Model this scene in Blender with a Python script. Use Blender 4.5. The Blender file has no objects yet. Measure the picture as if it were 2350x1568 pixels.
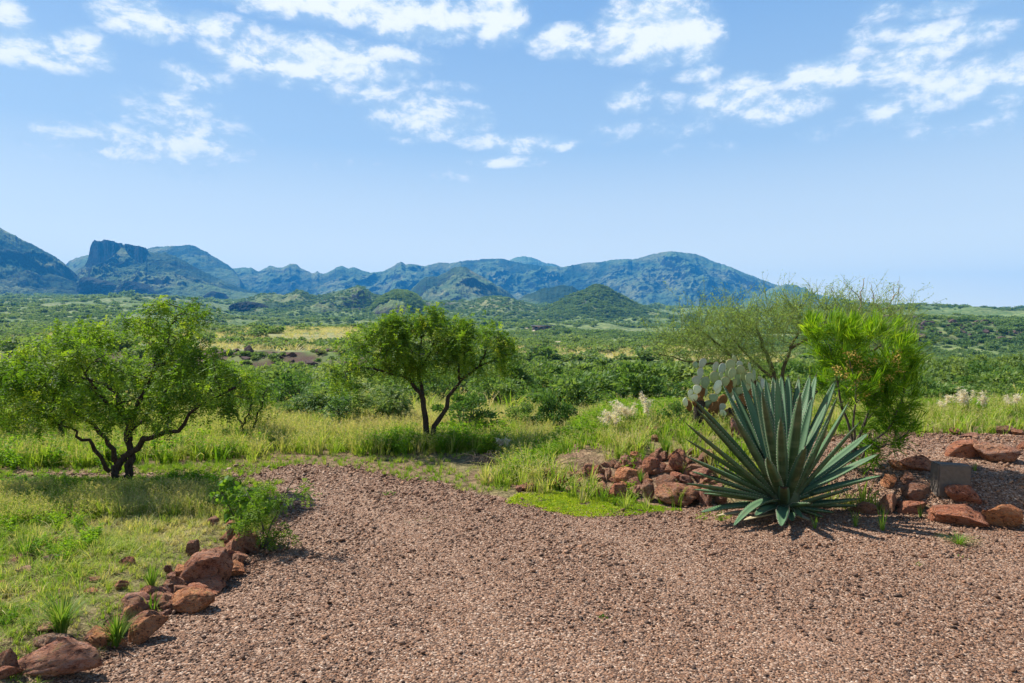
import bpy, math, random
import numpy as np
from mathutils import Vector, Matrix

# ------------------------------------------------------------------ camera, world, sun
S = bpy.context.scene
C = S.collection
EYE, F, CX, CY = 1.55, 1567.0, 1175.0, 784.0      # eye height (m), focal length and centre in 2350-px image units
cam = bpy.data.objects.new('camera', bpy.data.cameras.new('camera')); C.objects.link(cam)
cam.location = (0, 0, EYE); cam.rotation_euler = (math.radians(90), 0, 0)
cam.data.sensor_width = 36; cam.data.lens = 36 * F / 2350; cam.data.clip_end = 60000; cam.data.clip_start = 0.05
S.camera = cam
SUN_AZ, SUN_EL = math.radians(-57), math.radians(50)   # clockwise from +Y
sund = Vector((math.sin(SUN_AZ) * math.cos(SUN_EL), math.cos(SUN_AZ) * math.cos(SUN_EL), math.sin(SUN_EL)))
sl = bpy.data.lights.new('sun', 'SUN'); sl.energy = 5.0; sl.angle = math.radians(0.53); sl.color = (1, .95, .87)
so = bpy.data.objects.new('sun', sl); C.objects.link(so); so.rotation_euler = sund.to_track_quat('Z', 'Y').to_euler()
so.location = (0, 0, 900)
S.view_settings.view_transform = 'Standard'; S.view_settings.look = 'None'; S.view_settings.gamma = 1
S.view_settings.use_curve_mapping = False; S.view_settings.exposure = 0.95
cy = S.cycles
cy.max_bounces = 7; cy.diffuse_bounces = 4; cy.glossy_bounces = 2; cy.transmission_bounces = 4; cy.volume_bounces = 0
cy.transparent_max_bounces = 8; cy.caustics_reflective = False; cy.caustics_refractive = False
cy.use_denoising = True
try: cy.denoiser = 'OPENIMAGEDENOISE'; cy.denoising_prefilter = 'ACCURATE'
except Exception: pass
cy.sample_clamp_indirect = 6.0

SKY = 0.15
W = bpy.data.worlds.new('World'); S.world = W; W.use_nodes = True
W.cycles.sampling_method = 'MANUAL'; W.cycles.sample_map_resolution = 256

class NT:
    """tiny node-graph helper"""
    def __init__(s, tree): s.t = tree; s.t.nodes.clear()
    def n(s, typ, **kw):
        nd = s.t.nodes.new(typ)
        for k, v in kw.items():
            if k == 'i':
                for a, b in v.items(): s.set(nd.inputs[a], b)
            else: setattr(nd, k, v)
        return nd
    def set(s, sock, v):
        if hasattr(v, 'is_output') or isinstance(v, bpy.types.NodeSocket): s.t.links.new(v, sock)
        else:
            if sock.type == 'RGBA' and len(v) == 3: v = (*v, 1)
            sock.default_value = v
    def m(s, op, a, b=None, c=None, clamp=False):
        nd = s.t.nodes.new('ShaderNodeMath'); nd.operation = op; nd.use_clamp = clamp
        for k, v in enumerate((a, b, c)):
            if v is not None: s.set(nd.inputs[k], v)
        return nd.outputs[0]
    def mix(s, f, a, b, typ='MIX'):
        nd = s.t.nodes.new('ShaderNodeMix'); nd.data_type = 'RGBA'; nd.blend_type = typ; nd.clamp_factor = True
        s.set(nd.inputs[0], f); s.set(nd.inputs[6], a); s.set(nd.inputs[7], b)
        return nd.outputs[2]
    def ss(s, x, a, b):   # smoothstep
        nd = s.t.nodes.new('ShaderNodeMapRange'); nd.interpolation_type = 'SMOOTHSTEP'
        s.set(nd.inputs[0], x); nd.inputs[1].default_value = a; nd.inputs[2].default_value = b
        return nd.outputs[0]
    def ramp(s, f, stops, interp='LINEAR'):
        nd = s.t.nodes.new('ShaderNodeValToRGB'); cr = nd.color_ramp; cr.interpolation = interp
        while len(cr.elements) > 1: cr.elements.remove(cr.elements[-1])
        cr.elements[0].position = stops[0][0]; cr.elements[0].color = (*stops[0][1], 1)
        for p, c in stops[1:]:
            e = cr.elements.new(p); e.color = (*c, 1)
        s.set(nd.inputs[0], f); return nd.outputs[0]
    def noise(s, vec, scale, detail=4, rough=.55, dist=0.0, out=0):
        nd = s.t.nodes.new('ShaderNodeTexNoise'); s.set(nd.inputs['Vector'], vec)
        nd.inputs['Scale'].default_value = scale; nd.inputs['Detail'].default_value = detail
        nd.inputs['Roughness'].default_value = rough; nd.inputs['Distortion'].default_value = dist
        return nd.outputs[out]
    def vor(s, vec, scale, out='Color', feature='F1', rnd=1.0):
        nd = s.t.nodes.new('ShaderNodeTexVoronoi'); nd.feature = feature; s.set(nd.inputs['Vector'], vec)
        nd.inputs['Scale'].default_value = scale; nd.inputs['Randomness'].default_value = rnd
        return nd.outputs[out]
    def bump(s, h, strength, dist):
        nd = s.t.nodes.new('ShaderNodeBump'); nd.inputs['Strength'].default_value = strength
        nd.inputs['Distance'].default_value = dist; s.set(nd.inputs['Height'], h); return nd.outputs[0]
    def attr(s, name, typ='GEOMETRY', out='Fac'):
        nd = s.t.nodes.new('ShaderNodeAttribute'); nd.attribute_type = typ; nd.attribute_name = name
        return nd.outputs[out]

def sky_world():
    g = NT(W.node_tree)
    sky = g.n('ShaderNodeTexSky', sky_type='NISHITA', sun_disc=False, sun_elevation=SUN_EL, sun_rotation=SUN_AZ,
              altitude=300, air_density=1.0, dust_density=0.35, ozone_density=2.0)
    base = sky.outputs[0]
    tc = g.n('ShaderNodeTexCoord').outputs['Generated']
    nrm = g.n('ShaderNodeVectorMath', operation='NORMALIZE', i={0: tc}).outputs[0]
    sp = g.n('ShaderNodeSeparateXYZ', i={0: nrm})
    x, y, z = sp.outputs
    az = g.m('ARCTAN2', x, y); el = g.m('ARCSINE', z)
    # clear summer sky: deep blue overhead paling evenly to the horizon, the Nishita glow mixed in
    grad = g.ramp(g.m('MULTIPLY', g.m('MAXIMUM', el, 0.0), 1 / 1.6), [(0, (1.2, 1.04, .68)), (.03, (.98, .90, .65)), (.10, (.58, .61, .585)), (.17, (.30, .41, .535)), (.28, (.172, .295, .49)), (.45, (.085, .165, .33)), (1, (.035, .08, .20))])
    grad = g.mix(1.0, grad, (.79 / SKY, .79 / SKY, .79 / SKY), 'MULTIPLY')
    base = g.mix(.9, base, grad)
    def A(px): return math.atan((px - CX) / F)
    def E(px, py): return math.atan((CY - py) / math.hypot(F, px - CX))
    # clouds seen in the photograph: centre px, py, half width, half height, weight
    blobs = [(20,45,60,40,.9),(330,45,110,42,.95),(60,110,190,40,.9),(200,110,60,40,.8),(500,62,120,28,.75),(610,88,90,26,.7),
             (800,10,300,45,1.0),(960,45,160,45,1.0),(1140,35,70,60,1.0),(720,140,230,52,1.0),(890,130,110,28,.8),
             (440,178,100,30,.65),(380,260,160,50,.6),(290,330,170,40,.8),(440,330,150,70,.75),(160,300,90,30,.5),
             (850,215,100,30,.7),(1020,205,80,18,.5),(980,265,130,48,.85),(930,322,40,12,.6),(1190,330,130,20,.9),(1150,372,90,14,.8),(1040,405,60,20,.4),
             (1300,97,85,34,.9),(1500,65,130,72,1.1),(1600,90,60,55,1.0),(1410,120,60,25,.8),(1610,172,60,20,.7),
             (1450,225,60,34,.7),(1550,235,50,26,.55),(1680,225,110,44,.9),(1780,245,120,36,.8),(1900,175,130,36,.95),
             (2010,90,70,36,.8),(2130,100,170,40,.9),(2060,150,110,44,.9),(2200,185,150,44,1.0),(2330,180,80,55,.9),(2090,240,110,40,.8),(2250,285,170,26,.6),(2020,35,60,36,.5),(2200,12,160,20,.6),
             (1480,300,160,30,.42),(1950,295,160,26,.45),(1600,340,90,20,.35),(740,378,60,16,.35),(820,375,60,16,.35),(50,322,60,14,.4),(150,375,120,16,.3)]
    field = None
    flat = g.n('ShaderNodeCombineXYZ', i={0: az, 1: el, 2: 0.}).outputs[0]
    for (px, py, w, h, wt) in blobs:
        a0, e0 = A(px), E(px, py)
        sa = w / F * math.cos(a0) ** 2 * 1.12; se = h / F * math.cos(a0) * 1.1
        d = g.n('ShaderNodeVectorMath', operation='MULTIPLY_ADD', i={0: flat, 1: (1 / sa, 1 / se, 0), 2: (-a0 / sa, -e0 / se, 0)}).outputs[0]
        d2 = g.n('ShaderNodeVectorMath', operation='DOT_PRODUCT', i={0: d, 1: d}).outputs['Value']
        v = g.m('MULTIPLY_ADD', d2, -wt * .62, wt)
        field = v if field is None else g.m('MAXIMUM', field, v)
    field = g.m('MAXIMUM', field, 0.0)
    # away from the view the same kind of broken cloud goes on
    vec = g.n('ShaderNodeCombineXYZ', i={0: az, 1: g.m('MULTIPLY', el, 1.7), 2: .37}).outputs[0]
    low = g.ss(g.noise(vec, 3.1, 2, .5), .50, .85)
    low = g.m('MULTIPLY', low, g.ss(el, .08, .3))
    off = g.m('MAXIMUM', g.ss(g.m('ABSOLUTE', az), .66, .85), g.ss(el, .46, .56))
    field = g.m('MAXIMUM', field, g.m('MULTIPLY', g.m('MULTIPLY', low, off), .75))
    n1 = g.noise(vec, 19, 7, .62, .25)
    n2 = g.noise(vec, 46, 3, .6, .1)
    nn = g.m('ADD', g.m('MULTIPLY', g.m('SUBTRACT', n1, .5), 1.5), g.m('MULTIPLY', g.m('SUBTRACT', n2, .5), .5))
    # puffs fade where the cloud field is thin
    dens = g.m('ADD', g.m('MULTIPLY', field, 1.05), nn)
    mask = g.ss(dens, .16, 1.02)
    mask = g.m('MULTIPLY', mask, g.ss(field, .05, .32))
    veil = g.m('MULTIPLY', g.ss(field, .1, 1.0), .36)
    mask = g.m('MAXIMUM', mask, veil)
    # cumulus: bright crowns, bluish thinner bellies
    vec2 = g.n('ShaderNodeCombineXYZ', i={0: g.m('ADD', az, .010), 1: g.m('MULTIPLY', g.m('SUBTRACT', el, .012), 1.7), 2: .37}).outputs[0]
    n3 = g.noise(vec2, 19, 5, .62, .25)
    lit = g.ss(g.m('ADD', g.m('MULTIPLY', g.m('SUBTRACT', n1, n3), 2.2), g.m('MULTIPLY', mask, .42)), -.05, .62)
    k = 1 / SKY
    ccol = g.mix(lit, (.29 * k, .38 * k, .48 * k), (.57 * k, .58 * k, .59 * k))
    col = g.mix(g.m('MULTIPLY', mask, .95), base, ccol)
    bg = g.n('ShaderNodeBackground', i={0: col, 1: SKY})
    g.t.links.new(bg.outputs[0], g.n('ShaderNodeOutputWorld').inputs[0])
sky_world()

# ------------------------------------------------------------------ helpers
rng = np.random.default_rng(7)
random.seed(7)

def hsh(ix, iy, seed):
    n = (ix.astype(np.int64) * 374761393 + iy.astype(np.int64) * 668265263 + seed * 1442695041) & 0x7fffffff
    n = ((n ^ (n >> 13)) * 1274126177) & 0x7fffffff
    n = ((n ^ (n >> 16)) * 974634797) & 0x7fffffff
    return (n & 0xffffff) / float(0xffffff)
def vnoise(x, y, seed=0):
    x = np.asarray(x, float); y = np.asarray(y, float)
    ix = np.floor(x); iy = np.floor(y); fx = x - ix; fy = y - iy
    fx = fx * fx * fx * (fx * (fx * 6 - 15) + 10); fy = fy * fy * fy * (fy * (fy * 6 - 15) + 10)
    a = hsh(ix, iy, seed); b = hsh(ix + 1, iy, seed); c = hsh(ix, iy + 1, seed); d = hsh(ix + 1, iy + 1, seed)
    return (a + (b - a) * fx) * (1 - fy) + (c + (d - c) * fx) * fy
def fbm(x, y, o=4, seed=0, gain=.5):
    s = 0; a = 1; t = 0
    for k in range(o):
        s = s + a * (vnoise(x, y, seed + k * 17) - .5); t += a; a *= gain; x = x * 2.03 + 11.3; y = y * 2.03 - 7.1
    return s / t * 2
def ridged(x, y, o=4, seed=0, gain=.5):
    s = 0; a = 1; t = 0
    for k in range(o):
        s = s + a * (1 - np.abs(vnoise(x, y, seed + k * 31) * 2 - 1)); t += a; a *= gain; x = x * 2.1 + 5.3; y = y * 2.1 + 3.7
    return s / t
def sstep(a, b, x):
    t = np.clip((np.asarray(x, float) - a) / (b - a), 0, 1); return t * t * (3 - 2 * t)

def sdf(poly, x, y):
    """signed distance, positive inside"""
    P = np.asarray(poly, float); x = np.asarray(x, float); y = np.asarray(y, float)
    d = np.full(x.shape, 1e9); ins = np.zeros(x.shape, bool)
    for (ax, ay), (bx, by) in zip(P, np.roll(P, -1, 0)):
        ex, ey = bx - ax, by - ay; wx, wy = x - ax, y - ay
        t = np.clip((wx * ex + wy * ey) / (ex * ex + ey * ey + 1e-12), 0, 1)
        d = np.minimum(d, np.hypot(wx - t * ex, wy - t * ey))
        c = ((ay > y) != (by > y)) & (x < ex * (y - ay) / (by - ay + 1e-12) + ax)
        ins ^= c
    return np.where(ins, d, -d)

def mesh(name, verts, faces, mat=None, attrs=None, smooth=False):
    """faces: list of int arrays (n,3) and/or (n,4)"""
    me = bpy.data.meshes.new(name); verts = np.asarray(verts, np.float32)
    fs = [np.asarray(f, np.int32) for f in faces if len(f)]
    me.vertices.add(len(verts)); me.vertices.foreach_set('co', verts.ravel())
    lo = np.concatenate([f.ravel() for f in fs]); tot = np.concatenate([np.full(len(f), f.shape[1], np.int32) for f in fs])
    st = np.concatenate([[0], np.cumsum(tot)[:-1]]).astype(np.int32)
    me.loops.add(len(lo)); me.loops.foreach_set('vertex_index', lo)
    me.polygons.add(len(tot)); me.polygons.foreach_set('loop_start', st); me.polygons.foreach_set('loop_total', tot)
    if smooth: me.polygons.foreach_set('use_smooth', np.ones(len(tot), bool))
    for k, v in (attrs or {}).items():
        a = me.attributes.new(k, 'FLOAT', 'POINT'); a.data.foreach_set('value', np.asarray(v, np.float32))
    me.update(calc_edges=True)
    if mat: me.materials.append(mat)
    return me
def obj(name, me, parent=None, loc=(0, 0, 0), rot=(0, 0, 0), scale=(1, 1, 1)):
    o = bpy.data.objects.new(name, me); C.objects.link(o); o.location = loc; o.rotation_euler = rot; o.scale = scale
    if parent: o.parent = parent
    return o
def tag(o, label, cat=None, group=None, kind=None):
    o['label'] = label
    if cat: o['category'] = cat
    if group: o['group'] = group
    if kind: o['kind'] = kind
    return o
def struct(o, label=None, kind='structure'):
    o['kind'] = kind
    if label: o['label'] = label
    return o
def empty(name, loc, rz=0):
    o = bpy.data.objects.new(name, None); C.objects.link(o); o.location = loc; o.rotation_euler = (0, 0, rz); o.empty_display_size = .1
    return o
def grid_faces(nr, nc):
    i = np.arange(nr - 1)[:, None] * nc + np.arange(nc - 1)[None]
    return np.stack([i, i + 1, i + nc + 1, i + nc], -1).reshape(-1, 4)

# ------------------------------------------------------------------ terrain height
TY = np.array([12, 14, 25, 40, 65, 84, 95, 130, 190, 240, 300, 380, 500, 700, 900, 1200, 1600, 2300, 4000, 9000.])
TX = np.array([-700, 0, 300, 600, 900, 1200, 1500, 1800, 2100, 2350, 3000.])
TP = np.array([
 [986.4]*11,
 [966]*11,
 [935,935,932,928,925,925,920,910,905,900,900],
 [905,905,900,893,892,895,888,880,874,868,868],
 [888,884,878,872,872,872,868,872,880,882,882],
 [872,866,862,858,857,856,854,860,868,870,870],
 [826,818,814,812,816,838,838,848,862,864,864],
 [800,796,793,794,798,818,818,836,852,854,854],
 [780,776,773,771,772,802,802,822,842,844,844],
 [770,765,762,759,761,793,795,812,834,836,836],
 [768,764,763,764,766,788,788,796,802,808,812],
 [764,758,757,770,770,780,780,772,737,746,750],
 [750,744,742,765,763,772,772,756,733,741,745],
 [725,720,718,752,750,760,760,744,722,731,735],
 [704,700,698,743,736,748,748,734,712,720,725],
 [695,690,690,722,715,725,725,722,708,718,722],
 [690,685,685,700,700,706,712,714,708,719,722],
 [690,684,684,692,695,700,707,712,708,719,722],
 [690,684,684,690,692,698,705,712,708,718,722],
 [690,690,690,690,692,698,705,712,712,722,722]], float)
BED = [(.05,7.5),(.57,7.08),(.98,6.78),(1.34,6.46),(1.75,6.4),(2.4,6.35),(3.3,6.15),(3.75,5.75),(4.3,5.55),(7,5.3),(14,6),(14,13.5),(1.3,13.5),(.7,11),(.25,9)]
LBED = [(-2.05,2.6),(-2.0,3.3),(-1.98,3.7),(-1.9,4.2),(-1.93,4.85),(-1.98,5.4),(-2.0,6.0),(-2.4,6.9),(-3.4,7.6),(-4.3,7.6),(-5.6,7.35),(-9,7.1),(-9,2)]
def H(x, y):
    x = np.asarray(x, float); y = np.asarray(y, float); x, y = np.broadcast_arrays(x, y)
    yy = np.maximum(y, 2.0)
    px = np.clip(CX + F * x / yy, TX[0], TX[-1]); ly = np.log(np.clip(yy, TY[0], TY[-1])); L = np.log(TY)
    i = np.clip(np.searchsorted(L, ly, side='right') - 1, 0, len(TY) - 2); ti = (ly - L[i]) / (L[i + 1] - L[i])
    j = np.clip(np.searchsorted(TX, px, side='right') - 1, 0, len(TX) - 2); tj = (px - TX[j]) / (TX[j + 1] - TX[j]); tj = tj * tj * (3 - 2 * tj)
    P = (TP[i, j] * (1 - tj) + TP[i, j + 1] * tj) * (1 - ti) + (TP[i + 1, j] * (1 - tj) + TP[i + 1, j + 1] * tj) * ti
    z = np.where(yy > TY[0], EYE - (P - CY) / F * yy, 0.0)
    z = z + .018 * fbm(x * .9, y * .9, 3, 3) * sstep(2.0, 6, yy)
    z = z + fbm(x / 9, y / 9, 4, 5) * .28 * sstep(13, 40, yy) + fbm(x / 60, y / 60, 4, 9) * 2.6 * sstep(90, 260, yy) \
          + fbm(x / 160, y / 160, 5, 13) * 7.5 * sstep(330, 900, yy) + (ridged(x / 500, y / 500, 4, 21) - .5) * 9 * sstep(800, 2400, yy) + (ridged(x / 170, y / 130, 3, 33) - .60) * 19 * sstep(400, 700, yy) * (1 - sstep(1500, 2200, yy))
    z = z + ridged(x / 6, y / 6, 3, 40) * .9 * sstep(84, 90, yy) * (1 - sstep(95, 104, yy))
    d = sdf(BED, x, y); near = yy < 40
    bed = (.30 * sstep(0, .75, d) + .11 * sstep(.6, 2.6, d) + .03 * fbm(x * 2, y * 2, 3, 8) * sstep(0, .5, d)) * near
    dl = sdf(LBED, x, y)
    bed = bed + (.09 * sstep(-.05, .5, dl) + .05 * fbm(x * 1.7, y * 1.7, 3, 18) * sstep(0, .4, dl)) * near
    return z + bed
def G(px, py):
    """ground point seen at image position (2350-px units)"""
    Ys = np.geomspace(2.0, 4000, 2600); xs = (px - CX) / F * Ys; zs = EYE - (py - CY) / F * Ys
    b = H(xs, Ys) >= zs
    k = int(np.argmax(b)) if b.any() else len(Ys) - 1
    return np.array([xs[k], Ys[k], float(H(xs[k], Ys[k]))])
def P3(px, py, Y): return np.array([(px - CX) / F * Y, Y, EYE - (py - CY) / F * Y])

# gravel outline on the ground (x, y)
GRAVEL = [(-1.95,-4),(-2.0,3.3),(-1.96,3.7),(-1.86,4.2),(-1.9,4.85),(-1.94,5.4),(-1.98,6.0),(-2.3,6.85),(-3.1,7.6),(-4.3,7.68),(-5.6,7.5),(-9,7.3),
          (-9,7.7),(-5.9,7.82),(-4.6,7.95),(-3.7,8.3),(-2.6,8.55),(-1.9,8.45),(-1.05,7.6),(-.5,7.05),(-.02,6.6),(.5,6.12),(1.2,6.1),(1.75,6.38),
          (2.4,6.4),(3.3,6.2),(3.75,5.8),(4.3,5.6),(7,5.4),(9,5),(9,-4)]
PAD = [(2.6,6.7),(3.6,6.1),(4.4,5.7),(7.5,5.6),(8,8.3),(5.2,8.4),(3.7,8.2),(3.0,7.8)]
def gravel_d(x, y):
    n = .16 * fbm(np.asarray(x) * 2.2, np.asarray(y) * 2.2, 4, 77)
    return np.maximum(sdf(GRAVEL, x, y), sdf(PAD, x, y) - .05) + n
# ------------------------------------------------------------------ materials
def new_mat(name):
    m = bpy.data.materials.new(name); m.use_nodes = True; return m, NT(m.node_tree)
def finish(g, col, rough=.9, normal=None, spec=.2):
    p = g.n('ShaderNodeBsdfPrincipled'); g.set(p.inputs['Base Color'], col); g.set(p.inputs['Roughness'], rough)
    p.inputs['Specular IOR Level'].default_value = spec
    if normal is not None: g.t.links.new(normal, p.inputs['Normal'])
    g.t.links.new(p.outputs[0], g.n('ShaderNodeOutputMaterial').inputs[0]); return p
def leaf_out(g, col, trans=.45, rough=.55, spec=.25):
    p = g.n('ShaderNodeBsdfPrincipled'); g.set(p.inputs['Base Color'], col); p.inputs['Roughness'].default_value = rough
    p.inputs['Specular IOR Level'].default_value = spec
    t = g.n('ShaderNodeBsdfTranslucent'); g.set(t.inputs[0], g.mix(1.0, col, (1.25, 1.2, .55), 'MULTIPLY'))
    mx = g.n('ShaderNodeMixShader', i={0: trans}); g.t.links.new(p.outputs[0], mx.inputs[1]); g.t.links.new(t.outputs[0], mx.inputs[2])
    g.t.links.new(mx.outputs[0], g.n('ShaderNodeOutputMaterial').inputs[0])
def pos(g): return g.n('ShaderNodeNewGeometry').outputs['Position']
def objco(g): return g.n('ShaderNodeTexCoord').outputs['Object']

def mat_leaf(name, stops, trans=.45, attr='tint', inst=False, spec=.2, jitter=.0):
    m, g = new_mat(name)
    a = g.attr(attr)
    if inst: a = g.m('ADD', g.m('MULTIPLY', g.attr('tint', 'INSTANCER'), .8), g.m('MULTIPLY', a, .2))
    if jitter:
        r = g.n('ShaderNodeObjectInfo').outputs['Random']
        a = g.m('ADD', a, g.m('MULTIPLY', g.m('SUBTRACT', r, .5), jitter), clamp=True)
    leaf_out(g, g.ramp(a, stops), trans, .6, spec); return m
M = {}
M['mesquite'] = mat_leaf('mesquite_leaf', [(0,(.05,.12,.012)),(.4,(.11,.21,.016)),(.75,(.20,.32,.024)),(1,(.32,.39,.05))], .52)
M['shrub'] = mat_leaf('shrub_leaf', [(0,(.045,.11,.025)),(.4,(.10,.19,.045)),(.75,(.18,.26,.075)),(1,(.26,.31,.12))], .45, jitter=.5)
M['scrub'] = mat_leaf('scrub_leaf', [(0,(.06,.125,.040)),(.4,(.135,.215,.065)),(.75,(.21,.28,.095)),(1,(.30,.34,.15))], .5, inst=True)
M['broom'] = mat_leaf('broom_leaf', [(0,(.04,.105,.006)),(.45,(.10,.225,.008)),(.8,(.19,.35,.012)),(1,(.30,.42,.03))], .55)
M['paloverde_twig'] = mat_leaf('palo_verde_twig', [(0,(.13,.18,.05)),(.5,(.21,.28,.08)),(1,(.32,.37,.14))], .35)
M['paloverde_leaf'] = mat_leaf('palo_verde_leaf', [(0,(.14,.24,.06)),(.5,(.23,.34,.08)),(1,(.34,.43,.13))], .55)
M['weed'] = mat_leaf('weed_leaf', [(0,(.05,.14,.010)),(.5,(.15,.31,.013)),(1,(.32,.46,.03))], .5, inst=True)
M['plant'] = mat_leaf('young_plant_leaf', [(0,(.045,.115,.014)),(.5,(.10,.215,.02)),(1,(.24,.34,.04))], .5)
M['cover'] = mat_leaf('ground_cover_leaf', [(0,(.15,.28,.015)),(.5,(.31,.42,.02)),(1,(.50,.50,.06))], .45, inst=True)

def mat_grass():
    m, g = new_mat('grass_blade')
    t = g.attr('tint', 'INSTANCER'); s = g.attr('seed'); r = g.attr('tint')
    a = g.m('ADD', g.m('MULTIPLY', t, .85), g.m('MULTIPLY', r, .2))
    c = g.ramp(a, [(0,(.05,.13,.012)),(.35,(.14,.27,.018)),(.6,(.28,.38,.05)),(.8,(.46,.42,.19)),(1,(.55,.47,.30))])
    c = g.mix(g.m('MULTIPLY', s, .75), c, (.50, .42, .22))
    leaf_out(g, c, .45, .7, .1); return m
M['grass'] = mat_grass()
def mat_simple(name, col, rough=.85, nscale=20, var=.35, bump=.3, bd=.01, spec=.2):
    m, g = new_mat(name); v = objco(g)
    n = g.noise(v, nscale, 5, .6)
    c = g.mix(n, tuple(k * (1 - var) for k in col), tuple(min(1, k * (1 + var)) for k in col))
    finish(g, c, rough, g.bump(n, bump, bd), spec); return m
def mat_bark(name, a, b, sc=1.0):
    m, g = new_mat(name); v = pos(g)
    vv = g.n('ShaderNodeMapping', i={0: v, 3: (60 * sc, 60 * sc, 9 * sc)}).outputs[0]
    n = g.noise(vv, 1.0, 5, .65, .6)
    finish(g, g.ramp(n, [(.3, a), (.62, b)]), .95, g.bump(n, .9, .012), .05); return m
M['bark'] = mat_bark('dark_bark', (.012, .010, .009), (.060, .048, .040))
M['twig'] = mat_bark('grey_twig', (.05, .04, .03), (.14, .115, .09))
M['bare'] = mat_bark('bare_branch', (.16, .13, .10), (.34, .29, .24))
M['pv_bark'] = mat_bark('palo_verde_bark', (.035, .03, .018), (.11, .095, .05))

def mat_rock():
    # weathered volcanic rock: rust, umber, lilac-grey faces, dark pits
    m, g = new_mat('red_rock'); v = objco(g)
    oi = g.n('ShaderNodeObjectInfo'); r = oi.outputs['Random']; tint = oi.outputs['Color']
    v = g.n('ShaderNodeVectorMath', operation='ADD', i={0: v, 1: g.n('ShaderNodeCombineXYZ', i={0: g.m('MULTIPLY', r, 37.), 1: g.m('MULTIPLY', r, 91.), 2: 0.}).outputs[0]}).outputs[0]
    n1 = g.noise(v, 1.5, 6, .65, .8); n2 = g.noise(v, 4.2, 8, .72, .3); n3 = g.noise(v, 26, 5, .6)
    c = g.ramp(n1, [(.28, (.27, .125, .080)), (.45, (.54, .25, .140)), (.58, (.70, .39, .22)), (.74, (.68, .50, .41))])
    c = g.mix(g.m('MULTIPLY', g.ss(n2, .50, .58), .75), c, (.46, .32, .255))
    c = g.mix(g.m('MULTIPLY', g.ss(n2, .465, .39), .85), c, (.075, .036, .028))
    c = g.mix(g.m('MULTIPLY', g.ss(n3, .54, .64), .6), c, (.52, .38, .30)); c = g.mix(g.m('MULTIPLY', g.ss(n3, .45, .36), .6), c, (.085, .045, .035))
    vd = g.vor(v, 1.9, 'Distance', 'DISTANCE_TO_EDGE'); c = g.mix(g.m('MULTIPLY', g.ss(g.m('ADD', vd, g.m('MULTIPLY', g.m('SUBTRACT', n2, .5), .25)), .045, .0), .30), c, (.045, .026, .022))
    c = g.mix(.62, c, tint, 'MULTIPLY')
    li = g.m('MULTIPLY', g.m('MULTIPLY', g.ss(g.noise(v, 2.1, 3, .5), .58, .66), g.ss(n3, .42, .55)), .75)
    nz = g.n('ShaderNodeSeparateXYZ', i={0: g.n('ShaderNodeNewGeometry').outputs['Normal']}).outputs[2]
    lich = g.m('MULTIPLY', g.m('MULTIPLY', li, g.ss(nz, .1, .7)), oi.outputs['Alpha'])
    c = g.mix(lich, c, (.42, .34, .06))
    h = g.m('ADD', g.m('MULTIPLY', n2, 1.0), g.m('MULTIPLY', n3, .4))
    finish(g, c, .9, g.bump(h, 1.0, .16), .15); return m
M['rock'] = mat_rock()

GR = [(0,(.055,.036,.028)),(.18,(.110,.066,.047)),(.34,(.175,.098,.062)),(.48,(.25,.135,.084)),(.60,(.215,.145,.110)),(.72,(.34,.20,.125)),(.82,(.27,.20,.165)),(.91,(.38,.26,.19)),(1,(.50,.40,.33))]
def mat_gravel_sheet():
    m, g = new_mat('gravel_bed'); v = pos(g)
    c1 = g.vor(v, 84); d1 = g.vor(v, 84, 'Distance')
    f = g.n('ShaderNodeSeparateColor', i={0: c1}).outputs[0]
    c = g.ramp(f, GR)
    c = g.mix(1.0, c, (.95, .90, .82), 'MULTIPLY'); big = g.noise(v, .9, 4, .6)
    dust = g.ss(big, .55, .72)
    c = g.mix(g.m('MULTIPLY', dust, .35), c, (.40, .24, .16))
    h = g.m('SUBTRACT', 1.0, d1)
    n = g.noise(v, 9, 3, .6)
    finish(g, c, .9, g.bump(g.m('ADD', h, g.m('MULTIPLY', n, .8)), .9, .012), .2); return m
M['gravel_bed'] = mat_gravel_sheet()
def mat_pebble():
    m, g = new_mat('pebble')
    t = g.attr('tint', 'INSTANCER'); c = g.ramp(t, GR)
    n = g.noise(objco(g), 1.7, 3, .6)
    c = g.mix(1.0, c, (.93, .85, .75), 'MULTIPLY'); c = g.mix(n, g.mix(1.0, c, (.72, .70, .70), 'MULTIPLY'), g.mix(1.0, c, (1.25, 1.22, 1.18), 'MULTIPLY'))
    finish(g, c, .8, None, .3); return m
M['pebble'] = mat_pebble()

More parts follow.
